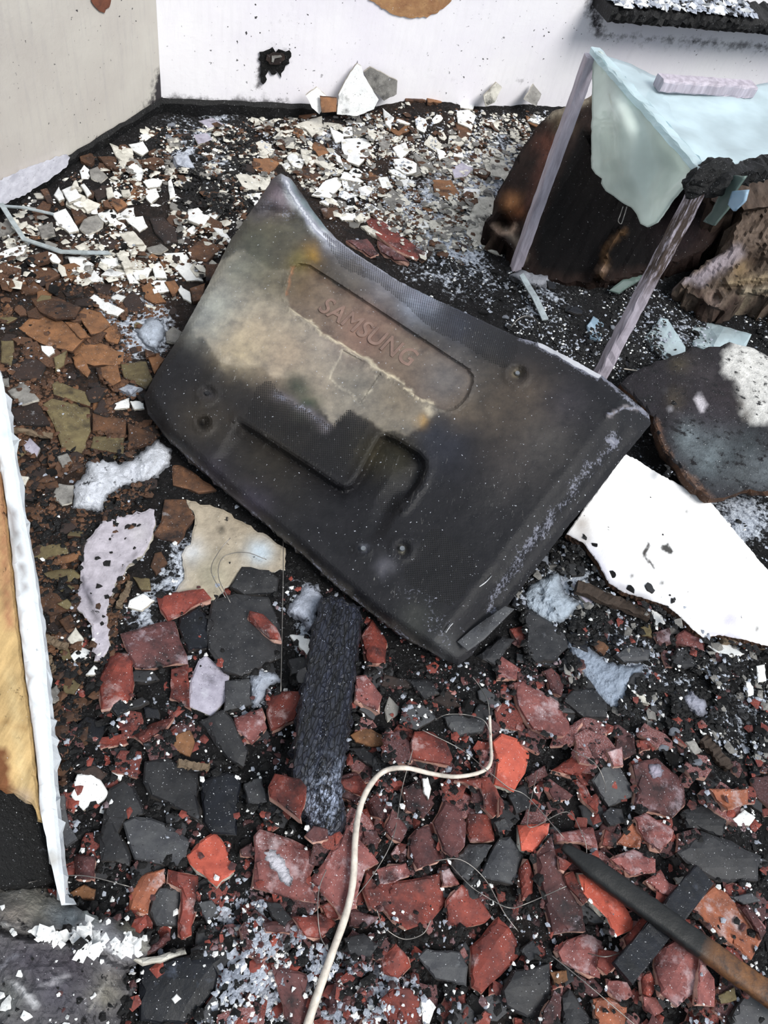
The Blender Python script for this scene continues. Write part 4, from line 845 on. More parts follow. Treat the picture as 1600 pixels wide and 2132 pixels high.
# lower right edge of the bright slab: broken wood lath
# ---- burnt frame timber on the left edge
pe = plane_from([P(10, 850, .30), P(125, 1840, .10), P(60, 1650, .15)])
board = empty('window_frame_board', P(60, 1500, .08)); tag(board, 'long wooden board with white painted edge along the left border, burnt at its near end', 'board')
WE = [(-60, 700), (-10, 740), (8, 800), (24, 900), (45, 1040), (72, 1190), (92, 1340), (104, 1480), (112, 1600), (122, 1720), (132, 1820), (136, 1880), (128, 1885), (114, 1830), (98, 1760), (84, 1690), (78, 1600), (66, 1500), (50, 1380), (36, 1260), (24, 1140), (12, 1040), (0, 960), (-40, 800)]
sheet('white_edge', WE, 'paint_white', pe, 0.05, step=16, parent=board, jag=0.7, bevel=.004, tint=lambda px, py, d: blobs_tint(px, py, (214, 220, 226), [('line', [(24, 1060), (52, 1240)], 7, (120, 110, 108), .8), (100, 1790, 22, (140, 130, 116), .7), (14, 900, 14, (186, 204, 208), .8), ('line', [(0, 960), (36, 1260), (66, 1500), (84, 1690)], 5, (110, 84, 66), .7), (30, 1120, 14, (90, 84, 80), .5)], 8, .05))
WF = [(-80, 850), (0, 962), (10, 1040), (22, 1140), (34, 1260), (48, 1380), (64, 1500), (76, 1600), (82, 1665), (90, 1710), (80, 1705), (66, 1672), (40, 1655), (12, 1642), (-80, 1620)]
sheet('bare_face', WF, 'paint_wood', (pe[0] - 0.008, pe[1], pe[2]), 0.03, step=14, parent=board, jag=1.0, tint=lambda px, py, d: blobs_tint(px, py, (212, 180, 128), [('line', [(0, 960), (10, 1180), (20, 1300)], 12, (176, 120, 92), .8), (0, 1200, 20, (190, 150, 110), .6), ('line', [(20, 1400), (50, 1640)], 9, (226, 200, 150), .8), ('poly', [(-80, 1560), (12, 1560), (24, 1620), (30, 1650), (-80, 1640)], 3, (112, 62, 40), .9), (50, 1662, 18, (190, 170, 150), .8), (2, 1230, 7, (50, 40, 36), .9), ('line', [(0, 1500), (60, 1520)], 3, (180, 140, 90), .5)], 6, .05))
sheet('dark_gap_sheet', [(-80, 1600), (40, 1640), (84, 1690), (100, 1760), (116, 1835), (60, 1850), (-80, 1850)], 'char', (pe[0] - 0.05, pe[1], pe[2]), 0.02, step=16, parent=board, jag=2)  # black sheet standing in for the shade in the gap under the board
BOARD_PX = [(-80, 760), (8, 800), (45, 1040), (92, 1340), (122, 1720), (130, 1850), (-80, 1850)]

# ---- grey crusted lump at the bottom left
BO = [(-80, 1815), (0, 1826), (60, 1832), (96, 1846), (124, 1866), (160, 1888), (200, 1906), (250, 1912), (290, 1926), (310, 1950), (316, 1985), (300, 2000), (270, 2012), (262, 2040), (282, 2060), (262, 2090), (250, 2130), (240, 2230), (-100, 2230)]
def brel(px, py, d):
    r = 0.11 * (1 - np.exp(-d / 60.0)) + 0.010 * np.abs(fbm(px * .02, py * .02, 4)) + 0.006 * fbm(px * .08, py * .08, 3)
    dd = dist_line(px, py, [(0, 1935), (60, 1950), (110, 1945), (180, 1970), (260, 2010)]); r += -0.028 * np.exp(-(dd / 9) ** 2) + .008 * np.exp(-((dd - 12) / 6) ** 2)
    ck = ((px > 150) & (py < 2000)); r += np.where(ck, 0.012 * np.abs(vnoise(px * .05, py * .06)), 0); return r
BB = [(70, 1890, 60, (148, 144, 132), .9), (140, 1910, 40, (140, 150, 156), .8), (30, 1900, 30, (156, 146, 138), .7), (20, 1860, 30, (120, 118, 112), .7), ('line', [(0, 1932), (30, 1942), (60, 1950), (110, 1942), (150, 1952), (180, 1972)], 5, (206, 204, 202), .9), (200, 1940, 26, (226, 226, 230), .95), (240, 1965, 30, (222, 222, 228), .95), (190, 1900, 18, (200, 210, 206), .8), (270, 1930, 22, (130, 128, 112), .8), (160, 1935, 14, (206, 206, 206), .7), (300, 1970, 14, (180, 178, 168), .8),
      (60, 2000, 60, (84, 80, 90), .9), (150, 2010, 45, (66, 60, 68), .9), (20, 2080, 40, (116, 118, 116), .8), (120, 2070, 50, (84, 82, 92), .8), (220, 2070, 30, (140, 136, 124), .8), (240, 2040, 20, (156, 150, 144), .7), ('line', [(30, 2050), (60, 2080), (76, 2100)], 4, (206, 206, 210), .9), ('line', [(0, 2010), (40, 1990)], 4, (150, 150, 160), .6), ('line', [(90, 2050), (140, 2030)], 4, (180, 178, 184), .6), ('line', [(180, 2100), (210, 2060), (240, 2040)], 4, (190, 186, 180), .6)]
o, _t, _ = sheet('crusted_lump', BO, 'paint_lump', plane_from([P(0, 1840, .05), P(300, 1950, .03), P(0, 2130, .05)]), 0.05, step=7, relief=brel, jag=2.5, bevel=.01, do_stamp=True, bottom=0.0, tint=lambda px, py, d: blobs_tint(px, py, (96, 94, 98), BB, nz=14, ns=.04))
tag(o, 'large grey burnt lump with cracked white crust in the bottom left corner', 'lump')
for _s in range(3):
    _bi = np.clip(((_t[:, 1] - GY0) / GS + _s - 1).round().astype(int), 0, len(gy) - 1); _bj = np.clip(((_t[:, 0] - GX0) / GS).round().astype(int), 0, len(gx) - 1); np.maximum.at(HF, (_bi, _bj), _t[:, 2])

# ---- charred beam under the television
BE = [(668, 1246), (690, 1238), (752, 1262), (750, 1330), (742, 1400), (732, 1480), (722, 1560), (712, 1620), (716, 1668), (722, 1700), (712, 1728), (690, 1742), (664, 1746), (648, 1732), (640, 1700), (618, 1664), (606, 1636), (612, 1560), (622, 1480), (634, 1400), (650, 1320)]
plb = plane_from([P(700, 1250, .075), P(650, 1700, .085), P(740, 1400, .075)])
def berel(px, py, d): return 0.010 * (1 - np.exp(-d / 12.0)) + 0.004 * fbm(px * .09, py * .02, 3) - 0.016 * sstep(1560, 1740, py) - .004 * np.exp(-(dist_line(px, py, [(700, 1260), (680, 1450), (660, 1640)]) / 4) ** 2)
o, _, _ = sheet('charred_beam', BE, 'char_timber', plb, 0.055, step=8, relief=berel, jag=1.6, bevel=.008, do_stamp=True,
    tint=lambda px, py, d: np.repeat(np.clip(0.9 * np.exp(-((px - 678) ** 2 + (py - 1660) ** 2) / 34 ** 2) + 1.0 * np.exp(-((px - 664) ** 2 + (py - 1712) ** 2) / 26 ** 2) + .35 * np.exp(-((px - 690) ** 2 + (py - 1610) ** 2) / 40 ** 2), 0, 1)[:, None], 3, 1))
tag(o, 'black charred timber beam with fine grain, sticking out under the near edge of the television', 'beam')

# ================================================================== THE RUBBLE
KIND = dict(white='plaster_shard', cream='plaster_shard', grey='plaster_shard', lilac='plaster_shard', brown='clay_shard', tan='clay_shard', olive='clay_shard', umber='clay_shard',
            red='roof_tile_shard', bright='roof_tile_shard', maroon='roof_tile_shard', pink='roof_tile_shard', orange='roof_tile_shard', dark='sooted_tile_shard', slate='sooted_tile_shard', ink='sooted_tile_shard', char='charcoal_lump', ash='ash_clump')
CAT = dict(plaster_shard='plaster shard', clay_shard='clay shard', roof_tile_shard='roof tile shard', sooted_tile_shard='tile shard', charcoal_lump='charcoal', ash_clump='ash')
NOUN = dict(plaster_shard='plaster shard', clay_shard='clay shard', roof_tile_shard='roof tile shard', sooted_tile_shard='tile shard', charcoal_lump='charcoal lump', ash_clump='ash clump')
CW = dict(white='white', cream='cream', grey='grey', lilac='lilac-grey', brown='brown', tan='orange-brown', olive='olive', umber='dark brown', red='brick red', bright='bright red', maroon='maroon', pink='dusty pink', orange='dusty orange', dark='dark grey', slate='slate grey', ink='blue-black', char='black', ash='ash-white')
THICK = dict(plaster_shard=.008, clay_shard=.010, roof_tile_shard=.016, sooted_tile_shard=.014, charcoal_lump=.02, ash_clump=.02)
PIECES = []   # (object, colour, px, py, size_px, corners, aspect)
COUNT = {}

def poly_stats(poly):
    p = np.array(poly, float); c = p.mean(0); q = p - c; w, v = np.linalg.eigh(q.T @ q); e = np.ptp(q @ v, axis=0); return c, float(np.hypot(*e)), float(e[1] / max(e[0], 1)), v, e

T_OFF = dict(A=(0, 0), B=(520, 0), C=(1040, 0), D=(0, 520), F=(1040, 520), G=(0, 1040), H=(520, 1100), I=(1040, 1040), J=(0, 1572), K=(520, 1572), L=(1040, 1572))
def tp(tile, pts): ox, oy = T_OFF[tile]; return [(ox + x * 0.35, oy + y * 0.35) for x, y in pts]

# outlines of the pieces one can make out, (tile, colour, outline)
TR = []
def T(tile, col, *pts): TR.append((col, tp(tile, [(pts[i], pts[i + 1]) for i in range(0, len(pts), 2)])))
# far left field
T('A','cream',650,850,700,870,790,920,800,960,740,970,690,930); T('A','white',765,860,850,840,885,900,850,925,790,895); T('A','brown',465,905,520,895,575,935,545,985,480,960)
T('A','brown',580,930,650,930,710,1010,640,990); T('A','grey',530,1010,580,990,640,1050,600,1090,540,1060); T('A','white',370,1130,440,1100,485,1170,410,1205); T('A','white',320,1160,350,1110,385,1180,350,1195)
T('A','white',480,1100,500,1090,545,1150,520,1170); T('A','cream',475,1210,520,1180,600,1215,580,1240,520,1260); T('A','white',785,1030,820,990,860,1010,840,1075,790,1060); T('A','white',850,1080,900,1060,970,1070,950,1110,880,1120)
T('A','white',865,1130,930,1120,950,1170,900,1210,870,1180); T('A','ash',1030,930,1110,910,1160,1000,1120,1010,1050,980); T('A','white',1115,1240,1180,1235,1250,1290,1215,1345,1120,1310); T('A','white',1110,1370,1150,1340,1190,1380,1130,1395)
T('A','white',1265,1355,1310,1350,1395,1445,1370,1455,1320,1410); T('A','brown',1120,1480,1220,1410,1310,1480,1230,1560,1130,1530); T('A','grey',470,1360,500,1300,590,1270,625,1280,610,1350,520,1400); T('A','white',310,1270,390,1240,440,1320,470,1370,410,1385,340,1320)
T('A','brown',415,1215,470,1230,520,1290,450,1330,430,1270); T('A','grey',220,1350,310,1320,330,1400,250,1420); T('A','white',745,1300,850,1285,880,1350,830,1380); T('A','cream',700,1390,790,1370,860,1450,760,1450)
T('A','umber',890,1300,970,1290,1040,1350,1060,1440,980,1450,920,1380); T('A','grey',870,1475,960,1450,1000,1480,960,1505,890,1500); T('A','umber',110,1300,170,1290,215,1350,190,1385,130,1350); T('A','grey',0,1320,90,1370,50,1400,0,1410)
T('A','cream',1395,1030,1510,1040,1620,1050,1590,1125,1450,1130); T('A','white',1470,1150,1560,1145,1520,1230); T('A','tan',650,1200,720,1180,760,1220,700,1260); T('A','cream',720,1130,770,1125,780,1165,730,1170); T('A','brown',240,1130,280,1120,320,1210,280,1200)
T('A','cream',630,1120,665,1110,680,1170,640,1180); T('A','white',1000,1080,1020,1060,1045,1170,1010,1180); T('A','lilac',1150,800,1230,790,1270,830,1180,860); T('A','lilac',1180,720,1260,700,1330,740,1240,760); T('A','grey',990,820,1060,815,1090,870,1010,870)
T('A','umber',600,1420,700,1430,690,1480,600,1470); T('A','cream',420,1120,450,1060,470,1110)
# far middle field
T('B','brown',245,640,330,620,400,680,340,710,270,680); T('B','cream',245,745,430,690,440,780,370,810,330,760); T('B','white',475,750,560,800,560,840,510,850,490,800); T('B','white',545,830,690,810,740,890,650,985,580,960,550,890)
T('B','grey',765,830,840,815,830,880,790,900); T('B','tan',385,840,440,860,480,910,410,930,370,880); T('B','tan',20,940,160,940,180,970,110,1040,20,1000); T('B','white',190,980,225,955,245,990,215,1010); T('B','cream',355,910,400,920,495,990,470,1015,370,950)
T('B','brown',290,1000,340,990,430,1040,380,1075,300,1040); T('B','white',440,1080,520,1040,550,1100,480,1180,370,1160); T('B','white',415,1200,490,1175,525,1200,470,1225); T('B','white',565,1225,620,1215,635,1240,580,1245); T('B','brown',420,1240,520,1230,550,1270,500,1300,440,1290)
T('B','white',515,1280,540,1265,640,1270,620,1310,550,1310); T('B','cream',625,1300,660,1265,715,1265,720,1295,650,1320); T('B','white',645,1120,690,1100,730,1140,700,1165,660,1160); T('B','white',540,1060,560,1020,620,1040,680,1080,640,1080)
T('B','maroon',575,1430,700,1420,770,1510,720,1530); T('B','maroon',760,1430,900,1500,950,1560,860,1550,780,1500); T('B','red',690,1310,740,1280,900,1400,1050,1500,1000,1540,880,1490,760,1400); T('B','cream',660,1345,700,1340,790,1395,770,1415,700,1380)
T('B','cream',1130,1240,1200,1215,1255,1255,1200,1290); T('B','tan',1090,1070,1200,1070,1250,1150,1180,1190,1100,1140); T('B','grey',790,1180,850,1120,920,1180,900,1240,830,1230); T('B','cream',1330,1190,1450,1160,1480,1230,1400,1330,1420,1420,1540,1480,1510,1530,1400,1480,1290,1390,1310,1280)
T('B','cream',1380,925,1500,945,1555,1010,1540,1060,1420,1045); T('B','white',765,1060,820,1050,850,1110,790,1120); T('B','brown',1225,730,1340,740,1300,830,1240,820); T('B','white',1235,660,1310,650,1350,680,1320,770,1240,730); T('B','white',790,640,860,700,840,770,810,740)
T('B','grey',600,760,700,750,710,800,620,800); T('B','grey',150,630,230,670,270,720,180,680); T('B','brown',915,545,1010,535,1050,600,930,600); T('B','tan',1045,550,1130,545,1145,610,1060,610); T('B','white',1145,520,1210,505,1265,545,1220,600,1160,590); T('B','white',1250,600,1300,580,1345,610,1330,650,1255,640)
T('B','white',220,940,250,900,330,960,310,1000,260,990); T('B','cream',300,870,350,890,370,930,340,980,310,930); T('B','white',850,880,930,840,950,900,900,950); T('B','grey',960,900,1080,960,1100,1010,1010,980); T('B','white',1110,880,1160,900,1180,930,1130,950)
T('B','lilac',1200,1000,1280,960,1330,1000,1290,1050,1220,1060); T('B','white',500,900,540,930,560,990,520,960); T('B','cream',700,760,760,800,740,830,710,820)
# brown field on the left
T('D','white',975,20,1100,15,1210,185,1110,185,1040,110); T('D','cream',690,20,740,0,770,60,790,100,740,115); T('D','white',595,50,690,50,720,95,610,105); T('D','umber',540,200,680,200,650,270,590,260); T('D','white',780,120,910,95,880,165,810,180); T('D','white',905,90,960,70,995,170,920,165)
T('D','white',465,110,530,70,560,90,520,130); T('D','white',510,170,560,120,620,195,540,190); T('D','white',600,150,650,110,745,140,700,160); T('D','white',750,150,780,140,830,200,770,200); T('D','tan',840,220,890,190,990,310,920,320,860,290); T('D','tan',980,190,1040,180,1070,230,1030,280)
T('D','white',1060,240,1075,215,1130,250,1140,315,1090,290); T('D','umber',730,310,790,240,860,320,850,370,760,370); T('D','white',530,290,560,265,740,360,700,395,640,380); T('D','white',655,285,700,260,750,280,710,315); T('D','cream',865,320,930,340,920,355,870,340); T('D','brown',1130,230,1220,200,1200,300,1150,310)
T('D','brown',1220,90,1300,80,1290,160,1230,190); T('D','grey',985,490,1030,455,1085,490,1050,555,990,545); T('D','brown',180,285,300,270,480,340,450,400,330,410,240,370); T('D','tan',110,465,230,370,340,400,500,530,430,605,240,555); T('D','tan',465,380,500,345,600,370,660,450,600,490,540,505)
T('D','tan',385,430,460,430,540,520,480,530); T('D','tan',600,490,690,430,720,500,700,560,640,545); T('D','tan',430,600,530,535,740,610,730,680,560,690,460,660); T('D','tan',590,700,700,680,720,780,670,810,600,750); T('D','olive',720,680,870,665,910,770,870,830,740,760); T('D','tan',880,640,940,620,980,650,920,740)
T('D','olive',310,800,340,780,550,860,535,930,320,860); T('D','olive',255,920,310,885,540,935,540,1080,510,1215,370,1190,320,1040); T('D','brown',550,970,750,1010,745,1105,550,1080); T('D','olive',555,1110,740,1115,735,1215,540,1180); T('D','brown',760,1030,940,1100,900,1140,760,1190); T('D','grey',45,840,140,785,235,890,130,920)
T('D','grey',5,770,50,760,55,810,10,800); T('D','white',245,570,310,575,325,610,290,635,250,600); T('D','olive',5,540,80,540,85,600,70,690,5,670); T('D','umber',130,650,220,640,280,680,240,770,130,770,60,760); T('D','tan',430,640,480,610,540,720,520,760,450,700); T('D','olive',320,640,400,600,380,690,330,730)
T('D','umber',60,950,220,900,300,1040,100,1040); T('D','ash',700,830,760,800,840,820,780,870); T('D','white',655,925,770,880,770,940,680,950); T('D','white',775,900,850,900,860,945,800,950); T('D','grey',310,1460,350,1390,440,1400,430,1500,370,1520); T('D','brown',1020,1275,1130,1310,1290,1430,1180,1445,1030,1400)
T('D','lilac',125,1130,180,1120,240,1180,220,1230,150,1190); T('D','cream',100,1340,170,1350,150,1400,110,1390); T('D','brown',90,200,200,180,260,230,150,270); T('D','brown',860,590,900,600,930,620,870,640); T('D','grey',340,1230,400,1210,430,1260,370,1290); T('D','brown',570,700,600,700,620,790,590,770)
# left strip
T('G','brown',980,0,1110,0,1160,110,1060,260,910,210,960,130); T('G','olive',175,310,220,275,390,260,410,320,260,360,190,340); T('G','tan',260,390,340,350,470,300,500,340,430,370,300,400); T('G','olive',260,440,330,410,440,415,490,460,410,490,290,470); T('G','brown',920,320,960,310,1000,380,930,450,895,400)
T('G','olive',790,460,890,470,900,540,840,540); T('G','white',770,600,850,560,920,600,840,660,760,640); T('G','red',930,570,1120,540,1210,530,1260,590,1180,620,1000,730,950,650); T('G','ink',1070,700,1180,640,1240,700,1240,880,1120,900,1060,760); T('G','red',1020,1010,1120,980,1130,1240,1010,1180)
T('G','red',640,920,760,915,790,960,800,1080,770,1200,600,1250,590,1060); T('G','maroon',715,800,860,755,1040,720,1070,830,1110,920,1120,980,860,1010,800,1000); T('G','lilac',1180,960,1225,925,1365,1050,1340,1200,1260,1290,1120,1230,1130,1080)
T('G','dark',1370,520,1440,400,1600,420,1660,470,1650,560,1450,570); T('G','dark',1260,600,1400,560,1600,580,1660,700,1680,940,1440,1050,1330,1020,1240,890,1240,700); T('G','red',560,1420,740,1395,760,1450,600,1480); T('G','red',790,1400,900,1330,1040,1290,980,1370,850,1450); T('G','brown',210,530,290,520,390,600,400,660,300,690,220,640)
T('G','pink',1390,1300,1560,1240,1590,1360,1500,1460,1410,1370); T('G','dark',1180,1320,1330,1250,1380,1300,1480,1500,1450,1590,1350,1540); T('G','tan',1040,1400,1130,1370,1160,1440,1130,1530,1020,1490); T('G','cream',400,830,450,760,500,830,490,870,420,860); T('G','white',420,930,470,870,540,900,540,940,440,960)
T('G','olive',370,1090,410,1050,480,1100,440,1160,380,1150); T('G','grey',275,1150,340,1100,370,1170,290,1230); T('G','olive',340,620,400,590,440,630,400,655); T('G','brown',350,720,420,680,450,740,400,790); T('G','umber',270,750,320,720,355,780,310,790); T('G','olive',350,900,400,870,430,940,370,960)
T('G','slate',1340,1080,1480,1060,1500,1220,1330,1260); T('G','ink',650,1230,720,1190,770,1240,700,1290); T('G','white',510,1040,560,985,590,1010,560,1045)
# middle below the television
T('H','red',0,490,80,510,160,590,190,670,120,660,0,560); T('H','white',230,630,330,640,385,680,350,760,300,710); T('H','dark',230,780,340,760,360,850,250,870); T('H','red',100,1000,190,970,300,970,320,1040,270,1140,130,1210,100,1100); T('H','red',660,640,730,540,820,680,810,800,700,800)
T('H','pink',630,880,690,870,790,1000,760,1090,630,1020); T('H','umber',800,870,950,900,960,950,780,940); T('H','grey',830,1000,890,1060,880,1110,820,1150,800,1080); T('H','tan',600,1230,690,1170,790,1230,800,1290,720,1300,630,1270); T('H','red',980,1210,1090,1210,1170,1270,1210,1370,1190,1410,940,1370)
T('H','slate',1160,1120,1260,1100,1410,1140,1390,1210,1230,1240,1180,1180); T('H','dark',590,1310,680,1300,760,1360,750,1430,650,1370); T('H','pink',1470,830,1500,760,1600,830,1590,900,1480,890); T('H','umber',1080,1020,1180,960,1260,1060,1180,1070); T('H','dark',930,900,1080,900,1130,980,1040,1020)
T('H','maroon',500,1480,640,1440,700,1560,640,1640,540,1600); T('H','dark',1350,760,1500,640,1580,660,1460,820); TR.append(('bright', [(1025, 1545), (1045, 1527), (1078, 1538), (1106, 1566), (1094, 1610), (1070, 1650), (1028, 1634), (1034, 1590)]))
# right field
T('I','dark',150,640,240,690,400,800,410,880,330,960,210,970,170,930); T('I','slate',690,920,780,870,900,890,890,960,740,970); T('I','brown',550,860,600,830,655,880,620,930,570,890); T('I','pink',80,1090,140,1080,350,1200,430,1380,380,1410,200,1370,110,1230)
T('I','maroon',260,1020,310,1000,390,1080,370,1170,310,1150); T('I','dark',440,1130,560,1120,640,1210,640,1300,500,1300,380,1200); T('I','maroon',700,1420,800,1400,815,1510,750,1540,690,1480); T('I','red',830,1430,920,1430,900,1480,840,1500); T('I','red',780,1560,830,1530,860,1560,800,1600)
T('I','dark',1030,970,1060,880,1160,910,1190,990,1100,1010); T('I','maroon',920,790,1010,760,1040,850,950,880); T('I','pink',1045,860,1060,800,1130,750,1190,800,1220,900,1150,880); T('I','white',1240,870,1330,835,1420,870,1460,920,1380,935,1290,910); T('I','white',900,650,970,690,990,740,930,750)
T('I','white',1530,990,1580,980,1590,1080,1540,1090); T('I','white',1460,1080,1510,1090,1520,1170,1480,1170); T('I','pink',640,1500,730,1470,740,1580,680,1590); T('I','grey',1110,1440,1160,1430,1210,1500,1160,1520); T('I','red',60,770,140,750,160,850,120,870); T('I','olive',840,760,900,740,910,820,850,810); T('I','lilac',430,500,540,520,580,600,530,630,470,560)
T('I','cream',800,1150,860,1160,900,1220,850,1210)
# bottom left
T('J','umber',440,100,560,60,640,110,600,150); T('J','dark',860,40,1000,10,1180,100,1190,390,1100,340,900,240,850,160); T('J','slate',1450,170,1560,130,1590,280,1480,300); T('J','ink',1190,160,1350,100,1440,130,1410,480,1260,470,1210,400); T('J','maroon',440,600,570,600,560,740,450,740); T('J','tan',400,830,500,770,570,800,560,860,450,850)
T('J','dark',590,490,650,200,740,150,800,190,860,350,740,380,700,460,780,600,770,660,600,630); T('J','white',420,240,460,115,545,110,600,150,650,230,620,270,495,330); T('J','slate',730,400,800,365,900,375,1060,450,1130,510,1110,600,1060,660,960,650,800,620); T('J','bright',1110,600,1180,520,1275,455,1340,530,1400,690,1290,785,1130,650)
T('J','orange',770,830,830,720,980,675,985,760,890,870,880,950,770,920); T('J','red',1000,680,1180,720,1180,830,1140,1070,1080,1100,1060,1060,1080,800,1000,760); T('J','slate',900,850,950,790,1080,790,1060,1020,930,1020,890,930); T('J','maroon',900,1120,1010,1050,1015,1100,930,1170,860,1190)
T('J','ink',830,1230,1130,1190,1310,1210,1280,1400,1200,1500,1100,1600,830,1590); T('J','white',665,105,700,95,750,130,715,155); T('J','slate',1180,880,1260,860,1310,930,1230,1000); T('J','maroon',1430,560,1500,520,1510,610,1440,600); T('J','cream',780,1210,900,1200,1100,1150,1110,1180,960,1230,850,1240); T('J','white',1020,1450,1050,1420,1080,1450,1040,1480)
# bottom middle
T('K','red',110,190,150,110,300,140,340,190,330,290,300,385,220,320,120,250); T('K','red',530,150,650,120,710,200,690,260,560,200); T('K','maroon',910,200,990,150,1100,290,1040,370,940,330); T('K','maroon',330,480,380,420,460,440,470,500,380,520); T('K','maroon',690,290,750,230,810,320,790,380,720,360)
T('K','maroon',800,440,850,320,940,440,900,520,850,500); T('K','maroon',670,440,750,450,780,500,760,560,690,530); T('K','red',1220,150,1420,130,1470,200,1510,310,1450,370,1400,320,1380,200); T('K','maroon',80,1000,250,960,240,1060,100,1050); T('K','dark',90,870,180,880,250,970,210,1020,130,960)
T('K','red',250,960,420,940,520,1000,430,1090,330,1080); T('K','pink',25,480,60,440,250,500,370,560,400,620,360,720,395,880,200,850,20,790,30,640); T('K','red',420,900,480,870,540,970,470,980); T('K','maroon',600,900,680,940,770,960,700,1030,590,1020); T('K','pink',360,740,440,640,580,430,770,640,690,680,650,800,620,960,560,980,430,820)
T('K','red',700,700,760,770,960,740,1140,700,1170,880,1080,990,940,1040,800,920,710,910,670,800); T('K','pink',750,680,930,640,960,710,860,760,770,770); T('K','maroon',950,490,990,440,1070,420,1150,620,1000,680,950,600); T('K','red',1300,350,1440,340,1460,510,1310,520,1290,440)
T('K','maroon',1090,400,1160,270,1270,330,1300,400,1280,540,1200,610,1150,570); T('K','slate',1190,650,1300,530,1445,535,1380,640,1300,750,1220,700); T('K','pink',840,590,880,530,940,560,930,600,870,620); T('K','pink',1140,690,1190,670,1250,770,1150,780); T('K','red',1170,860,1260,770,1340,800,1440,960,1400,1000,1270,1030,1170,1000)
T('K','dark',560,1090,680,1060,770,1130,720,1200,600,1200); T('K','red',780,1200,870,1120,940,1200,960,1260,880,1330,790,1300); T('K','slate',1000,1200,1050,1150,1250,1170,1300,1260,1290,1380,1100,1330); T('K','red',1310,1140,1480,960,1590,1100,1600,1200,1380,1420,1320,1380)
T('K','maroon',130,1260,290,1290,350,1310,330,1420,440,1540,300,1620,230,1600); T('K','red',780,1450,850,1370,960,1390,1030,1470,1030,1640,830,1640); T('K','white',1020,1460,1070,1450,1110,1500,1070,1600,1030,1590); T('K','dark',1510,1340,1600,1290,1640,1400,1600,1500,1520,1450); T('K','red',1340,1600,1400,1520,1440,1540,1420,1640)
T('K','dark',1450,400,1520,370,1560,450,1480,460); T('K','white',1025,140,1060,130,1080,200,1065,265,1040,230); TR.append(('slate', [(1000, 1825), (1018, 1780), (1040, 1745), (1062, 1742), (1092, 1778), (1080, 1812), (1068, 1842), (1022, 1832)]))
# bottom right
T('L','dark',50,240,150,170,190,310,100,350); T('L','maroon',160,130,270,60,290,120,180,190); T('L','red',310,90,450,0,555,30,540,80,440,130,390,110); T('L','maroon',265,170,300,140,440,240,420,265,330,270); T('L','red',440,150,500,140,590,330,580,350,500,270); T('L','slate',545,150,620,60,710,60,800,200,790,250,650,310)
T('L','maroon',790,60,940,20,1060,120,1100,190,1110,290,1030,375,800,300,820,180); T('L','orange',1250,200,1480,200,1480,290,1360,330,1290,270); T('L','dark',1090,330,1200,290,1370,350,1330,490,1200,440,1110,440); T('L','white',1390,380,1460,325,1525,370,1490,420,1420,420); T('L','dark',1060,580,1200,450,1380,510,1560,600,1540,750,1290,750,1110,640)
T('L','dark',610,350,660,310,730,320,750,400,660,420); T('L','orange',700,520,790,400,850,470,840,545,750,550); T('L','pink',800,370,870,340,970,400,1040,450,1030,490,960,570,860,510); T('L','maroon',220,600,310,480,350,640,490,900,515,1050,310,1070,250,800); T('L','bright',105,415,300,405,290,470,200,580,130,570)
T('L','pink',335,470,560,425,590,570,500,520,340,520); T('L','red',630,440,720,480,680,550,610,540); T('L','red',345,600,440,640,390,690,360,680); T('L','pink',660,620,800,560,930,620,930,700,780,720); T('L','pink',870,750,960,680,1010,760,1090,790,1040,860,950,820); T('L','red',385,720,440,690,470,760,530,860,500,890,400,780)
T('L','red',740,1090,850,970,950,990,900,1060,760,1150); T('L','bright',470,710,550,710,700,830,800,970,790,1040,700,1080,640,970,500,820); T('L','maroon',1420,900,1500,900,1590,1050,1560,1100); T('L','orange',1140,900,1280,770,1420,900,1560,1100,1500,1220,1330,1090); T('L','pink',345,1170,400,1100,530,1050,620,1110,600,1330,480,1290,370,1230)
T('L','red',590,1150,700,1170,740,1200,640,1310,580,1260); T('L','pink',930,1160,1060,1090,1190,1150,1240,1240,1180,1400,1060,1500,960,1420,920,1260); T('L','dark',20,1400,90,1280,300,1240,310,1420,230,1580,40,1490); T('L','dark',370,1440,420,1390,560,1590,380,1640); T('L','orange',555,1450,650,1440,760,1500,740,1640,590,1640)
T('L','red',840,1310,900,1290,940,1370,900,1440,850,1420); T('L','slate',1390,1550,1470,1420,1640,1440,1640,1640,1360,1640); T('L','tan',300,1290,400,1280,410,1340,330,1370); T('L','maroon',260,1520,330,1400,370,1440,370,1600,250,1600); T('L','red',110,680,170,620,210,720,200,820,130,870); T('L','pink',1190,1200,1280,1330,1280,1500,1180,1480)
T('L','grey',1040,730,1120,720,1110,760,1060,770); T('L','red',0,250,30,290,20,350,0,360); T('L','red',90,1560,200,1580,250,1640,90,1640); T('L','slate',1370,840,1500,820,1560,870,1450,890); T('L','olive',1300,1430,1400,1380,1420,1460,1320,1480); T('L','pink',850,1430,930,1440,980,1520,920,1560,860,1520); T('L','pink',640,1330,760,1350,800,1430,720,1470,640,1400)
T('L','dark',120,1160,200,1100,250,1180,180,1230)
TRP = [np.array(p) for _, p in TR]
BIG = [TV_OUT, SL1, SL2, BE, BO, BOARD_PX, [(1180, 210), (1236, 110), (1600, 150), (1600, 650), (1420, 600), (1080, 570), (1010, 470)]]

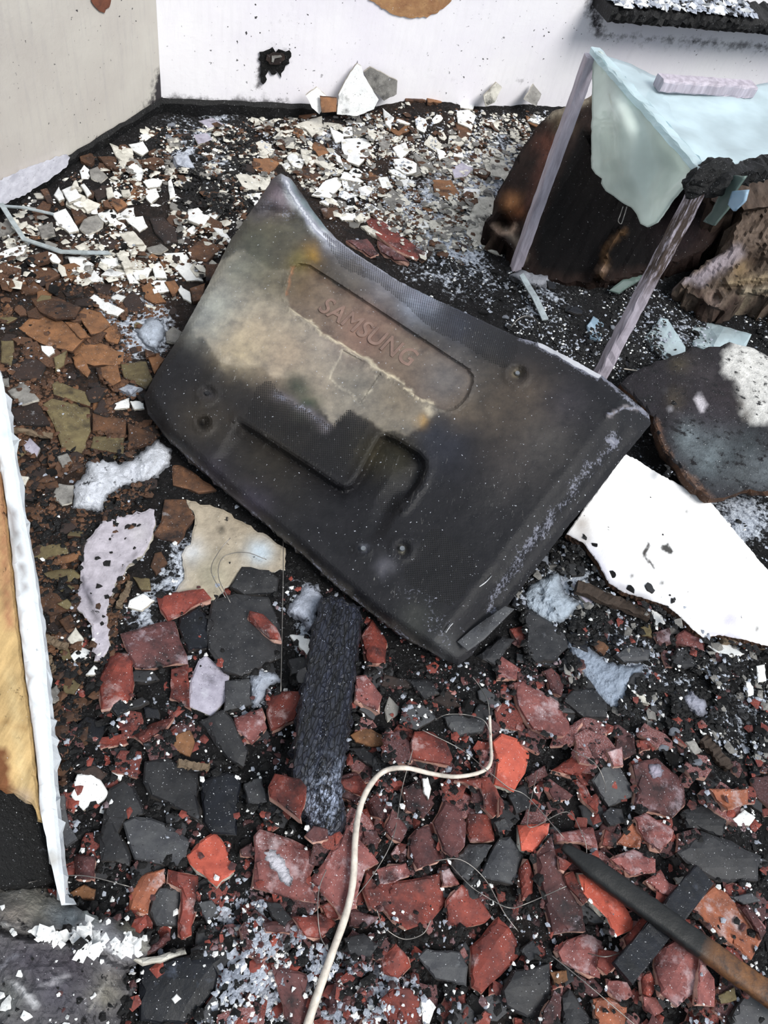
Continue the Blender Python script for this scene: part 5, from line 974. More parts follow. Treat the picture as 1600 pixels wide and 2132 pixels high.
# sheets of fallen plaster and skins larger than the shards
def special(name, out, mats, thick, tint, label, cat, step=None, relief=None, jag=None, lift=0):
    BIG.append(out); TRP.append(np.array(out))
    pl = rest_plane(out, thick, slope=.12, wobble=.0); pl = (pl[0] + lift, pl[1], pl[2])
    o, _, _ = sheet(name, out, mats, pl, thick, step=step or 9, relief=relief, tint=tint, jag=jag, do_stamp=True); tag(o, label, cat); return o
special('plaster_sheet', tp('G', [(1110, 0), (1330, 60), (1700, 290), (1700, 420), (1600, 430), (1440, 450), (1340, 520), (1270, 610), (1200, 560), (1040, 560), (1100, 470), (1080, 330), (1140, 240), (1160, 120)]), ['paint_matte', 'edge_white'], .010,
        lambda px, py, d: blobs_tint(px, py, (176, 164, 146), [(540, 1150, 26, (196, 212, 226), .9), (400, 1150, 26, (214, 218, 224), .8), (440, 1200, 40, (168, 162, 142), .8), (460, 1101, 8, (20, 18, 18), .95), (500, 1080, 30, (160, 146, 126), .6), (350, 1210, 30, (205, 208, 216), .6)], 6, .05),
        'beige plaster sheet with a small black hole, below the lower left edge of the television', 'plaster sheet', relief=lambda px, py, d: .004 * fbm(px * .03, py * .03, 3))
special('plaster_strip', tp('G', [(920, 60), (925, 150), (880, 280), (800, 370), (700, 480), (670, 560), (640, 640), (640, 720), (655, 860), (610, 960), (560, 960), (545, 850), (540, 740), (450, 640), (480, 500), (480, 430), (490, 340), (500, 260), (600, 140), (760, 90)]), ['paint_matte', 'edge_white'], .012,
        lambda px, py, d: blobs_tint(px, py, (186, 180, 190), [(180, 1230, 20, (140, 136, 152), .7), ('line', [(170, 1200), (200, 1290)], 5, (60, 58, 66), .8), (205, 1330, 20, (196, 190, 204), .7), (290, 1110, 20, (200, 196, 200), .7), ('line', [(285, 1150), (250, 1190)], 4, (110, 106, 112), .7)], 5, .06),
        'long lilac-grey plaster strip narrowing downwards, left of the red and maroon roof tiles', 'plaster strip', relief=lambda px, py, d: .006 * fbm(px * .04, py * .04, 4), lift=.008)
wall_patch('broken_skirting', [(-30, 388), (20, 366), (60, 347), (110, 330), (138, 321), (146, 328), (142, 342), (120, 362), (80, 388), (40, 412), (-30, 438)], n_left, 0.020, 'lilac_white', wall_left, jag=1.2)
def ash_mound(name, out, h, label, col=(206, 212, 222), lift=0.0):
    BIG.append(out); TRP.append(np.array(out))
    pl = rest_plane(out, .006, slope=.1, wobble=0)
    o, _, _ = sheet(name, out, ['paint_ash'], pl, .02, step=5, jag=2.0, bevel=0.002, relief=lambda px, py, d: h * (1 - np.exp(-d / 16.0)) * (0.75 + .5 * fbm(px * .05, py * .05, 4)) + .004 * np.abs(fbm(px * .2, py * .2, 3)), tint=lambda px, py, d: blobs_tint(px, py, col, [('line', out + [out[0]], 6, (60, 62, 70), .7)], 6, .08), do_stamp=True)
    tag(o, label, 'ash mound'); return o
paint_mat('paint_ash', 0.95, 0.9, 0.25, 0.0, 0.42, bscale=70, darkc=(26, 27, 32))
ash_mound('ash_mound', tp('D', [(520, 1260), (620, 1240), (700, 1270), (780, 1250), (930, 1130), (1020, 1180), (1010, 1280), (900, 1380), (760, 1400), (640, 1460), (600, 1560), (430, 1540), (440, 1400), (510, 1330)]), .035, 'white ash mound speckled black, just above the long lilac plaster strip', (224, 228, 238))
ash_mound('ash_mound', tp('I', [(120, 580), (230, 480), (350, 430), (380, 530), (480, 620), (420, 700), (360, 740), (290, 740), (150, 640)]), .03, 'bluish ash mound against the lower right edge of the television', (178, 190, 204))
ash_mound('ash_mound', tp('I', [(390, 830), (460, 850), (560, 900), (660, 970), (760, 990), (860, 980), (840, 1060), (760, 1140), (750, 1210), (690, 1250), (600, 1200), (500, 1050), (430, 920)]), .018, 'flat blue-grey ash mound with crumbly edge, below the left tip of the white slab', (160, 172, 190))
ash_mound('ash_mound', tp('I', [(1080, 1180), (1150, 1130), (1230, 1200), (1240, 1280), (1180, 1290)]), .02, 'small round ash mound right of the two larger ones', (176, 178, 194))
ash_mound('ash_mound', tp('D', [(800, 480), (890, 400), (970, 410), (980, 500), (940, 600), (860, 560)]), .025, 'bluish white ash mound left of the upper left edge of the television', (196, 206, 222))
ash_mound('ash_mound', tp('H', [(300, 380), (340, 320), (410, 330), (430, 420), (400, 500), (400, 600), (350, 600), (310, 540), (220, 500), (230, 460)]), .02, 'white ash mound just left of the charred beam', (190, 196, 212))
ash_mound('ash_mound', tp('H', [(0, 880), (60, 840), (150, 850), (190, 900), (120, 940), (60, 1060), (10, 1060)]), .02, 'blue-white ash mound between dark roof tiles left of the beam', (190, 198, 214))
ash_mound('ash_mound', tp('F', [(60, 150), (160, 110), (300, 150), (320, 200), (240, 230), (160, 200)]), .02, 'grey ash mound at the foot of the left table leg', (170, 172, 180))

# ---- ready shapes for the small pieces
def proto(col, seed):
    rs = np.random.default_rng(seed); n = int(rs.integers(4, 7)); a = np.sort(np.arange(n) / n * 2 * math.pi + rs.uniform(-.45, .45, n) * 2.2 / n); asp = rs.uniform(.5, 1.0); r = rs.uniform(.7, 1.1, n)
    out = densify(np.stack([np.cos(a) * r, np.sin(a) * r * asp], 1), .30, .035); V2, Tt, rim = triangulate(out, .42, .09); d = dist_line(V2[:, 0], V2[:, 1], out, True); th = {'plaster_shard': .20, 'clay_shard': .26, 'roof_tile_shard': .32, 'sooted_tile_shard': .30}[KIND[col]] * rs.uniform(.8, 1.3)
    z = th - .05 * np.clip(1 - d / .09, 0, 1) + .03 * fbm(V2[:, 0] * 1.7 + seed, V2[:, 1] * 1.7, 3) + (.12 * (V2[:, 1] ** 2) * (-1 if seed % 2 else 1) if KIND[col] == 'roof_tile_shard' else 0)
    top = np.stack([V2[:, 0], V2[:, 1], z], 1); k = len(rim); mid = top[rim] * [1, 1, .5] + np.concatenate([rs.normal(0, .02, (k, 2)), np.zeros((k, 1))], 1); bt = top[rim] * [.97, .97, 0]; nT = len(top)
    V = np.concatenate([top, mid, bt]); F = []; fm = []
    for f in Tt:
        p, q, s = top[f[0]], top[f[1]], top[f[2]]; F.append(f if (q[0] - p[0]) * (s[1] - p[1]) - (q[1] - p[1]) * (s[0] - p[0]) > 0 else f[::-1]); fm.append(0)
    for q in range(k):
        q2 = (q + 1) % k
        F.append((rim[q2], rim[q], nT + q, nT + q2)); F.append((nT + q2, nT + q, nT + k + q, nT + k + q2)); fm += [1, 1]
    F.append(tuple(nT + k + q for q in range(k))[::-1]); fm.append(1)
    me = bpy.data.meshes.new(KIND[col]); me.from_pydata(V.tolist(), [], [list(map(int, f)) for f in F]); me.materials.append(MATS[col]); me.materials.append(MATS[EDGE[col]]); me.polygons.foreach_set('material_index', np.array(fm, np.int32)); me.update()
    return me, out, th, n, 1 / asp
PROTO = {c: [proto(c, 40 + 13 * i + len(c)) for i in range(7)] for c in ('white', 'cream', 'grey', 'brown', 'tan', 'olive', 'umber', 'red', 'maroon', 'pink', 'dark', 'slate', 'ink')}
def lump_mesh(mat, seed):
    rs = np.random.default_rng(seed); bm = bmesh.new()
    for _ in range(15): v = rs.normal(0, 1, 3); v /= np.linalg.norm(v); v *= rs.uniform(.75, 1.0); bm.verts.new((v[0], v[1] * .75, v[2] * .38 + .2))
    bmesh.ops.convex_hull(bm, input=bm.verts[:]); bmesh.ops.delete(bm, geom=[v for v in bm.verts if not v.link_faces], context='VERTS'); bmesh.ops.recalc_face_normals(bm, faces=bm.faces[:])
    bmesh.ops.bevel(bm, geom=bm.edges[:], offset=.05, segments=1, affect='EDGES')
    me = bpy.data.meshes.new('charcoal_lump'); bm.to_mesh(me); bm.free(); me.materials.append(MATS[mat]); return me
LUMPS = {'char': [lump_mesh('char', 100 + i) for i in range(7)], 'ash': [lump_mesh('ash', 200 + i) for i in range(4)]}

def scatter(zone, cols, n, smin, smax, steep=.6):
    z = np.array(zone, float); x0, y0 = z.min(0); x1, y1 = z.max(0); names = list(cols); w = np.array([cols[c] for c in names], float); w /= w.sum(); done = 0; tries = 0
    while done < n and tries < n * 12:
        tries += 1; px, py = rng.uniform(x0, x1), rng.uniform(y0, y1)
        if not inside(px, py, zone): continue
        if any(inside(px, py, b_) for b_ in BIG) or any(inside(px, py, b_) and rng.random() < .93 for b_ in TRP): continue
        c = names[rng.choice(len(names), p=w)]; k = KIND[c]
        if COUNT.get(k, 0) >= 290: continue
        p = on_ground(px, py); s = rng.uniform(0, 1) ** 1.6 * (smax - smin) + smin
        if (p[0] - CORNER[0]) * n_left[0] + (p[1] - CORNER[1]) * n_left[1] < s * .9 + .02 or (p[0] - CORNER[0]) * n_back[0] + (p[1] - CORNER[1]) * n_back[1] < s * .9 + .02: continue
        a = np.arange(8) * math.pi / 4; X = p[0] + np.append(np.cos(a) * s * .8, 0); Y = p[1] + np.append(np.sin(a) * s * .8, 0); h = hf(X, Y)
        cf = np.linalg.lstsq(np.stack([np.ones(9), X, Y], 1), h, rcond=None)[0]; g = np.hypot(cf[1], cf[2]); sc = min(1, steep / (g + 1e-9)); bx, by = cf[1] * sc + rng.normal(0, .07), cf[2] * sc + rng.normal(0, .07)
        z0 = np.percentile(h - bx * X - by * Y, 70); N = Vector((-bx, -by, 1)).normalized(); yaw = rng.uniform(0, 6.283); M = Vector((0, 0, 1)).rotation_difference(N).to_matrix() @ Matrix.Rotation(yaw, 3, 'Z')
        zz = z0 + bx * p[0] + by * p[1] - .002
        if k in ('charcoal_lump', 'ash_clump'):
            s *= .62
            me = LUMPS[c][int(rng.integers(len(LUMPS[c])))]; o = bpy.data.objects.new(k, me); o.scale = (s, s, s); nc, asp = 0, 1.2; stamp(np.stack([p[0] + np.cos(a) * s * .6, p[1] + np.sin(a) * s * .6], 1), (z0, bx, by), s * .3)
        else:
            me, out, th, nc, asp = PROTO[c][int(rng.integers(7))]; o = bpy.data.objects.new(k, me); o.scale = (s, s, min(1.0, .045 / s) * s)
            o2 = np.concatenate([out * s, np.zeros((len(out), 1))], 1) @ np.array(M).T; stamp(o2[:, :2] + p[:2], (z0, bx, by), th * s * .9)
        o.location = (p[0], p[1], zz); o.rotation_euler = M.to_euler(); COL.objects.link(o); COUNT[k] = COUNT.get(k, 0) + 1; done += 1
        q = project(np.array([[p[0] - s, p[1], zz], [p[0] + s, p[1], zz]])); PIECES.append((o, c, px, py, float(np.hypot(q[0][1] - q[0][0], q[1][1] - q[1][0])), nc, asp))

for c, _ in TR: COUNT[KIND[c]] = COUNT.get(KIND[c], 0) + 1
Z_FAR = [(-20, 470), (150, 365), (320, 262), (560, 255), (640, 215), (740, 215), (1180, 215), (1100, 290), (1040, 380), (1005, 470), (960, 560), (860, 540), (690, 440), (610, 350), (520, 430), (470, 520), (400, 630), (260, 610), (120, 580), (-20, 600)]
scatter(Z_FAR, dict(white=5, cream=4, grey=3, brown=4, umber=1.5, tan=1.2, char=2.5), 330, .018, .052)
scatter([(330, 260), (480, 250), (520, 330), (500, 430), (400, 440), (330, 400)], dict(char=5, grey=1, ash=1), 34, .02, .045)
scatter([(-20, 570), (340, 600), (390, 700), (320, 800), (350, 930), (60, 1010), (-20, 900)], dict(brown=5, tan=2, umber=4, olive=1, white=1, grey=1, char=1), 70, .015, .045)
scatter([(40, 960), (330, 930), (330, 1100), (160, 1250), (200, 1500), (130, 1620), (90, 1400)], dict(brown=3, olive=2, umber=4, cream=1, char=4, grey=1), 85, .012, .036)
scatter([(120, 1420), (600, 1380), (640, 1640), (640, 1780), (400, 1850), (120, 1800)], dict(red=1.5, maroon=1.2, dark=3, ink=2, char=4, umber=1), 60, .016, .045)
scatter([(600, 1380), (960, 1400), (1100, 1340), (1300, 1420), (1600, 1640), (1620, 2150), (440, 2150), (430, 1850), (640, 1760)], dict(red=5, maroon=4.5, pink=3, dark=3, slate=1.4, umber=1, char=1.6), 250, .016, .05)
scatter([(1060, 1130), (1180, 1110), (1400, 1290), (1620, 1360), (1620, 1660), (1380, 1560), (1100, 1380)], dict(dark=2, ink=2, char=6, maroon=.6, grey=.6, ash=1), 130, .012, .04)
scatter([(860, 540), (1080, 560), (1400, 600), (1620, 660), (1600, 730), (1390, 740), (1290, 790), (1100, 700), (980, 640)], dict(char=7, grey=1, white=.8, ash=1.6, ink=1), 130, .012, .032)

# ---- the pieces one can make out
for c, poly in TR:
    k = KIND[c]; ctr, size, asp, vec, ext = poly_stats(poly); th = THICK[k] * rng.uniform(.8, 1.25) * (1.25 if size > 90 and ctr[1] > 1200 else 1)
    pl = rest_plane(poly, th, wobble=.07 if size > 60 and k in ('roof_tile_shard', 'sooted_tile_shard') else .04); cv = 0.0
    if k == 'roof_tile_shard' and size > 60: cv = rng.choice([.016, .011, -.010])
    if k == 'sooted_tile_shard' and size > 80: cv = .008
    sd_ = rng.uniform(0, 90); ax = vec[:, 0]; hw = max(ext[0] / 2, 4)
    def rel(px, py, d, cv=cv, sd_=sd_, ax=ax, hw=hw, ctr=ctr, k=k, size=size):
        s = ((px - ctr[0]) * ax[0] + (py - ctr[1]) * ax[1]) / hw
        return cv * (0.5 - s * s) + (.0022 if k != 'plaster_shard' else .0012) * fbm(px * .09 + sd_, py * .09, 3)
    if c in ('ash',):
        rel = lambda px, py, d: .012 * (1 - np.exp(-d / 6)) + .004 * fbm(px * .15, py * .15, 3)
    o, _, _ = sheet(k, poly, [c, EDGE[c]], pl, th, relief=rel, do_stamp=True, jag=max(.5, size * .010), step=max(5.0, size / 8))
    PIECES.append((o, c, float(ctr[0]), float(ctr[1]), size, len(poly), asp))

ash_mound('ash_mound', [(548, 1772), (566, 1766), (590, 1784), (602, 1808), (612, 1832), (604, 1846), (586, 1836), (570, 1812), (554, 1794)], .004, 'thin white ash patch on the large dusty pink tile left of the cord', (220, 218, 228))
ash_mound('ash_mound', [(1352, 1592), (1370, 1590), (1384, 1604), (1376, 1620), (1360, 1624), (1350, 1608)], .003, 'thin lilac ash patch on the large maroon tile at the right', (186, 178, 196))

# ---- plaster shards leaning on the back wall
def leaner(name, poly, mat, off0, off1, label, thick=.008):
    """piece standing against the back wall; its foot off0 from the wall and its head off1"""
    out = densify(np.array(poly, float), 7, .5); V2, T_, rim = triangulate(out, 11, 3); y0, y1 = out[:, 1].min(), out[:, 1].max(); n3 = np.array([*n_back, 0])
    f = (V2[:, 1] - y0) / (y1 - y0); off = off1 + (off0 - off1) * f; R = rays(V2[:, 0], V2[:, 1]); t = ((CORNER - CP) @ n3 + off) / (R @ n3); top = CP + R * t[:, None]; bt = top - n3 * thick; n = len(top); F = []; fm = []
    for q in T_:
        a, b2, c = top[q[0]], top[q[1]], top[q[2]]; q = q if np.cross(b2 - a, c - a) @ n3 > 0 else q[::-1]; F += [q, tuple(n + i for i in q[::-1])]; fm += [0, 0]
    for q in range(len(rim)): q2 = (q + 1) % len(rim); F.append((rim[q], rim[q2], n + rim[q2], n + rim[q])); fm.append(1)
    o = mesh_obj(name, np.concatenate([top, bt]), F, [mat, EDGE[mat]], fmat=fm); tag(o, label, 'plaster shard', 'shards leaning on the back wall'); return o
leaner('plaster_shard', tp('B', [(600, 430), (640, 380), (665, 395), (680, 450), (730, 530), (768, 592), (740, 650), (640, 690), (520, 680), (530, 560)]), 'white', .09, .025, 'tall pointed white plaster shard leaning on the back wall')
leaner('plaster_shard', tp('B', [(680, 430), (720, 400), (880, 480), (875, 560), (800, 600), (720, 520)]), 'grey', .06, .015, 'sage grey plaster plate leaning on the wall behind the tall white shard')
leaner('plaster_shard', tp('B', [(335, 570), (400, 520), (460, 575), (440, 640), (415, 680), (370, 640)]), 'white', .10, .06, 'narrow white shard standing upright left of the tall white one')
leaner('clay_shard', tp('B', [(420, 575), (520, 585), (515, 665), (430, 670)]), 'tan', .12, .09, 'square brown clay piece standing between two upright white shards')['category'] = 'clay shard'
leaner('plaster_shard', [(1092, 208), (1112, 176), (1128, 196), (1118, 222)], 'grey', .08, .02, 'small grey shard leaning on the back wall near the driftwood log')
leaner('plaster_shard', [(1008, 200), (1034, 172), (1046, 182), (1030, 214), (1012, 222)], 'cream', .07, .02, 'cream shard leaning on the back wall, far right of the tall white one')

# ---- sticks, cord, strips and wires
def gp(x, y, l=0.0): return on_ground(float(x), float(y), l)
sa = gp(1175, 1768, .02); sb = P(1680, 2120, .075)
m, t, b = new_mat('burnt_stick'); at = t.node('ShaderNodeAttribute', attribute_name='tint'); tc = t.node('ShaderNodeTexCoord'); nn = t.noise(tc.outputs['Object'], 55, 6, .7)
t.link(t.mix(t.ramp(t.math('ADD', at.outputs['Fac'], t.math('MULTIPLY', t.math('SUBTRACT', nn, .5), .6)), .35, .6), lin((7, 8, 9)), t.mix(t.ramp(nn, .35, .65), lin((112, 72, 36)), lin((52, 34, 24)))), b.inputs['Base Color']); b.inputs['Roughness'].default_value = .55
bp = t.node('ShaderNodeBump'); bp.inputs['Strength'].default_value = .5; bp.inputs['Distance'].default_value = .003; t.link(nn, bp.inputs['Height']); t.link(bp.outputs[0], b.inputs['Normal']); MATS['burnt_stick'] = m
h0 = max(float(hf(*(sa + (sb - sa) * f)[:2])) - (sa[2] + (sb[2] - sa[2]) * f) for f in np.linspace(.1, .9, 12)); lift = max(0, h0) + .012
o = rough_bar('burnt_stick', P(1172, 1762, sa[2] + lift * .6), P(1690, 2135, sb[2] + lift), .040, .024, 'burnt_stick', jit=.0006, seg=60, rad=.35, smooth=True, head=lambda f: min(1, .35 + f * 5), tint=lambda f: 0.0 if f < .5 else min(1, (f - .5) * 5)); tag(o, 'long burnt wooden stick, black turning brown towards the lower right corner', 'stick')
o = rough_bar('black_lath', P(1466, 1822, .05), P(1296, 2028, .05), .042, .012, 'ink', jit=.0005, seg=20); tag(o, 'flat blue-black lath crossing beneath the long burnt stick', 'lath')
cpts = [(636, 2150), (655, 2090), (690, 1990), (722, 1900), (736, 1830), (740, 1750), (748, 1690), (768, 1640), (800, 1606), (845, 1599), (900, 1611), (950, 1617), (1000, 1608), (1022, 1588), (1022, 1540), (1020, 1490)]
o = tube('power_cord', [gp(x, y, .012 + (.01 if 700 < x < 1000 else 0)) for x, y in cpts], .0058, 'cable_white', taper=lambda f: 1.25 - .75 * f); tag(o, 'white electrical cord curving over the red roof tiles from the bottom edge', 'cord')
WIRES = [([(1020, 1490), (1016, 1460), (1000, 1430), (985, 1410)], 'pale thin wire arching up from the end of the white cord'),
         ([(905, 1500), (930, 1488), (970, 1488), (1008, 1500), (1022, 1530)], 'thin pale wire looping left from the end of the white cord'),
         ([(1175, 1745), (1100, 1660), (1060, 1640), (1010, 1600), (960, 1560), (880, 1520)], 'fine wire crossing the bright tile at the bend of the white cord'),
         ([(590, 1115), (590, 1200), (588, 1300), (585, 1440)], 'dark straight wire hanging from the lower left edge of the television'),
         ([(480, 1255), (455, 1200), (465, 1160), (510, 1150), (555, 1165)], 'thin curved wire on the beige plaster sheet'),
         ([(470, 1245), (440, 1190), (455, 1150), (480, 1120)], 'dark hair-like wire rising over the beige plaster sheet'),
         ([(930, 1790), (975, 1840), (1010, 1865), (1060, 1890), (1100, 1880), (1180, 1845)], 'thin wire in a wide arc between the cord and the long burnt stick'),
         ([(905, 1792), (960, 1790), (1010, 1830), (1050, 1900), (1080, 1940)], 'fine wire running down from the grey tile in the middle of the red tiles'),
         ([(680, 1810), (665, 1850), (662, 1900), (668, 1950), (682, 1975)], 'thin pale wire just left of the white cord'),
         ([(785, 1895), (800, 1930), (840, 1955), (880, 1945), (898, 1915)], 'u-shaped thin wire below the large flat red tile'),
         ([(860, 1560), (838, 1640), (820, 1740), (785, 1810), (740, 1870)], 'fine wire running down beside the white cord on its right'),
         ([(1120, 1605), (1100, 1700), (1110, 1722), (1180, 1690), (1210, 1730), (1222, 1770), (1216, 1815)], 'thin looping wire near the near end of the long burnt stick'),
         ([(60, 1838), (110, 1826), (180, 1824), (270, 1846)], 'fine pale wire stretched over the board and the crusted lump'),
         ([(1190, 1560), (1240, 1590), (1260, 1630), (1262, 1650)], 'short curved wire on the striped grey tile, right of the bright tile'),
         ([(1150, 1990), (1200, 2030), (1260, 2080), (1330, 2140)], 'fine straight wire between the tiles near the bottom right'),
         ([(1290, 1985), (1260, 1992), (1225, 1985)], 'short pale wire bit on the rough red tile left of the blue-black lath')]
for pts, lab in WIRES: tag(tube('wire', [gp(x, y, .014 + .012 * math.sin(i * 1.7) ** 2) for i, (x, y) in enumerate(pts)], .0009, 'wire_grey', sides=5), lab, 'wire')
def strip(name, pts, w, th, mat, label, cat, lifts):
    q = [gp(x, y, l) for (x, y), l in zip(pts, lifts)]; V = []; F = []
    for i, p in enumerate(q):
        d = q[min(i + 1, len(q) - 1)] - q[max(i - 1, 0)]; d /= np.linalg.norm(d); s = np.cross(d, [0, 0, 1.0]); s /= np.linalg.norm(s)
        for a, c in ((-1, 1), (1, 1), (1, -1), (-1, -1)): V.append(p + s * a * w / 2 + np.array([0, 0, c * th / 2]))
    for i in range(len(q) - 1):
        for k in range(4): F.append((i * 4 + k, i * 4 + (k + 1) % 4, i * 4 + 4 + (k + 1) % 4, i * 4 + 4 + k))
    F += [(3, 2, 1, 0), tuple(len(V) - 4 + k for k in range(4))]; o = mesh_obj(name, V, F, mat); tag(o, label, cat); return o
strip('metal_strip', [(2, 424), (26, 462), (50, 498), (92, 512), (128, 524), (180, 526), (228, 526)], .014, .004, 'strip_pale', 'bent pale metal strip in front of the foot of the left wall', 'metal strip', [.05, .04, .025, .02, .02, .02, .015])
strip('metal_strip', [(-10, 428), (50, 432), (112, 446)], .009, .004, 'strip_pale', 'straight thin metal strip beside the bent one near the left wall', 'metal strip', [.03, .03, .02])
strip('metal_strip', [(1086, 572), (1100, 596), (1116, 622), (1136, 666)], .022, .004, 'strip_pale', 'short pale strip lying at the foot of the left table leg', 'metal strip', [.03, .02, .02, .01])
o, _, _ = sheet('glass_sliver', [(1270, 604), (1300, 580), (1340, 556), (1370, 530), (1378, 540), (1350, 570), (1310, 596), (1290, 610)], 'glass_green', (.035, 0, 0), .008, step=12, jag=1); tag(o, 'long greenish glass sliver lying below the hanging pane', 'glass sliver')
def glassbit(poly, mat, lab, th=.012):
    pl = rest_plane(poly, th, wobble=.1); o, _, _ = sheet('glass_shard', poly, mat, pl, th, step=12, jag=.8, do_stamp=True, smooth=False, relief=lambda x, y, d: .014 * fbm(x * .03, y * .03, 2)); tag(o, lab, 'glass shard')
glassbit([(1345, 702), (1376, 662), (1390, 664), (1428, 722), (1428, 742), (1390, 748), (1360, 722)], 'glass_sky', 'milky blue-white glass shard right of the foot of the worn table leg', .02)
glassbit([(1435, 690), (1460, 668), (1520, 682), (1566, 696), (1548, 734), (1500, 728), (1446, 716)], 'glass_sky', 'long sky-blue glass shard lying on the sooty slab')
glassbit([(1222, 678), (1236, 658), (1258, 674), (1250, 708), (1230, 702)], 'glass_blue', 'small blue-grey glass shard left of the worn table leg')
tag(tube('wire', [gp(1300, 768, .02), gp(1340, 772, .02), gp(1390, 762, .02), gp(1424, 746, .02)], .0018, 'cable_white', sides=6), 'white wire arc under the milky glass shard', 'wire')
tag(tube('wire', [P(1064, 682, .16), P(1080, 664, .18), P(1100, 658, .18), P(1118, 668, .15), P(1126, 690, .10)], .0016, 'wire_grey', sides=6), 'curved wire standing behind the far edge of the television', 'wire')
# splinter of metal lying on the television, near its lower right corner
tag(tube('metal_sliver', tvp([(955, 1232), (985, 1227), (1008, 1215), (1025, 1198)], -.004), .0022, 'metal_bare', taper=lambda f: .4 + 2.4 * f * (1 - f)), 'curved silver sliver lying on the television near its lower right corner', 'metal sliver')
tag(tube('metal_sliver', tvp([(928, 1318), (936, 1306), (944, 1297)], .006), .0014, 'metal_bare'), 'tiny straight silver sliver on the television near its nearest corner', 'metal sliver')

# burnt laths and splinters
def lath(a, b2, w, h, mat, lab, l=.012): o = rough_bar('wood_splinter', gp(*a, l), gp(*b2, l), w, h, mat, jit=.0016, seg=14, taper=.8); tag(o, lab, 'wood splinter')
solid('charred_wood', (58, 46, 38), .8, bump=.9, bs=120); solid('old_wood', (112, 96, 78), .8, bump=.8, bs=120)
lath((1200, 1222), (1352, 1282), .03, .018, 'charred_wood', 'burnt wooden lath along the lower left edge of the bright white slab', .02)
lath((1462, 1538), (1520, 1600), .026, .016, 'charred_wood', 'burnt splinter in the black rubble at the right, above the dark rocks')
lath((248, 1265), (272, 1212), .012, .008, 'old_wood', 'upright thin wood splinter between the lilac strip and the white shard'); lath((84, 1326), (138, 1348), .014, .01, 'old_wood', 'short wood splinter beside the white edge of the board')
lath((98, 1368), (112, 1400), .012, .008, 'old_wood', 'small pale splinter in the litter left of the lilac strip'); lath((24, 896), (110, 908), .012, .01, 'old_wood', 'grey splinter near the top of the board'); lath((370, 1592), (436, 1598), .012, .01, 'old_wood', 'thin splinter below the torn white plaster piece, left of the charred beam')
lath((1500, 1333), (1640, 1352), .02, .02, 'old_wood', 'grey plank edge under the right part of the bright white slab', .004)
strip('plaster_curl', [(122, 1660), (124, 1690), (132, 1725), (150, 1755)], .02, .012, 'slate', 'curved grey edge piece beside the tip of the board', 'plaster piece', [.03] * 4)

# ---- loose crumbs nobody could count
def crumbs(name, zones, smin, smax, mat, label, flat=.6, lift=0.0, keepoff=.96):
    C = []
    for poly, n in zones:
        z = np.array(poly, float); x0, y0 = z.min(0); x1, y1 = z.max(0); X = rng.uniform(x0, x1, n * 4); Y = rng.uniform(y0, y1, n * 4); k = inside(X, Y, poly)
        dens = sstep(-.35, .45, fbm(X * .02, Y * .02 + 7 * len(C), 3)); k &= rng.random(X.size) < dens
        for b_ in (TV_OUT, BOARD_PX, BIG[6]): k &= ~inside(X, Y, b_)
        if name != 'crust_flakes': k &= ~(inside(X, Y, BO) & (rng.random(X.size) < .93))
        for b_ in (SL1, SL2, BE): k &= ~(inside(X, Y, b_) & (rng.random(X.size) < .985))
        cov = np.zeros(X.size, bool)
        for b_ in TRP: cov |= inside(X, Y, b_)
        k &= ~(cov & (rng.random(X.size) < keepoff))
        X, Y = X[k][:n], Y[k][:n]; C.append(on_ground(X, Y))
    C = np.concatenate(C); n = len(C)
    k = ((C[:, 0] - CORNER[0]) * n_left[0] + (C[:, 1] - CORNER[1]) * n_left[1] > .02) & ((C[:, 0] - CORNER[0]) * n_back[0] + (C[:, 1] - CORNER[1]) * n_back[1] > .02); C = C[k]; n = len(C)
    base = np.array([[1, 0, 0], [.2, .9, .1], [-.8, .4, 0], [-.6, -.7, .1], [.5, -.8, 0], [.1, 0, .8], [-.2, .1, -.5]]); F0 = np.array([[0, 1, 5], [1, 2, 5], [2, 3, 5], [3, 4, 5], [4, 0, 5], [1, 0, 6], [2, 1, 6], [3, 2, 6], [4, 3, 6], [0, 4, 6]])
    s = (rng.random(n) ** 2.2 * (smax - smin) + smin); V = base[None] * (1 + rng.normal(0, .28, (n, 7, 3))); V[:, :, 2] *= flat; a = rng.uniform(0, 6.28, n); b_ = np.clip(rng.normal(0, .4, n), -.8, .8)
    ca_, sa_ = np.cos(a)[:, None], np.sin(a)[:, None]; X = V[:, :, 0] * ca_ - V[:, :, 1] * sa_; Y = V[:, :, 0] * sa_ + V[:, :, 1] * ca_; Z = V[:, :, 2] + X * np.tan(b_)[:, None] * .5
    V = np.stack([X, Y, Z], 2) * s[:, None, None] + C[:, None, :] + np.array([0, 0, lift]); F = (F0[None] + (np.arange(n) * 7)[:, None, None]).reshape(-1, 3); V = V.reshape(-1, 3)
    me = bpy.data.meshes.new(name); me.vertices.add(len(V)); me.vertices.foreach_set('co', V.ravel()); me.loops.add(F.size); me.loops.foreach_set('vertex_index', F.ravel().astype(np.int32)); me.polygons.add(len(F)); me.polygons.foreach_set('loop_start', np.arange(0, F.size, 3, dtype=np.int32)); me.polygons.foreach_set('loop_total', np.full(len(F), 3, np.int32)); me.polygons.foreach_set('use_smooth', np.zeros(len(F), bool)); me.update(calc_edges=True)
    me.materials.append(MATS[mat]); o = bpy.data.objects.new(name, me); COL.objects.link(o); tag(o, label, 'rubble', kind='stuff'); return o
ALLF = [(-60, 430), (330, 250), (1180, 210), (1000, 520), (1080, 590), (1420, 620), (1660, 680), (1660, 2200), (-60, 2200)]
LOWF = [(120, 1250), (640, 1180), (960, 1380), (1300, 1240), (1660, 1360), (1660, 2180), (120, 2180)]
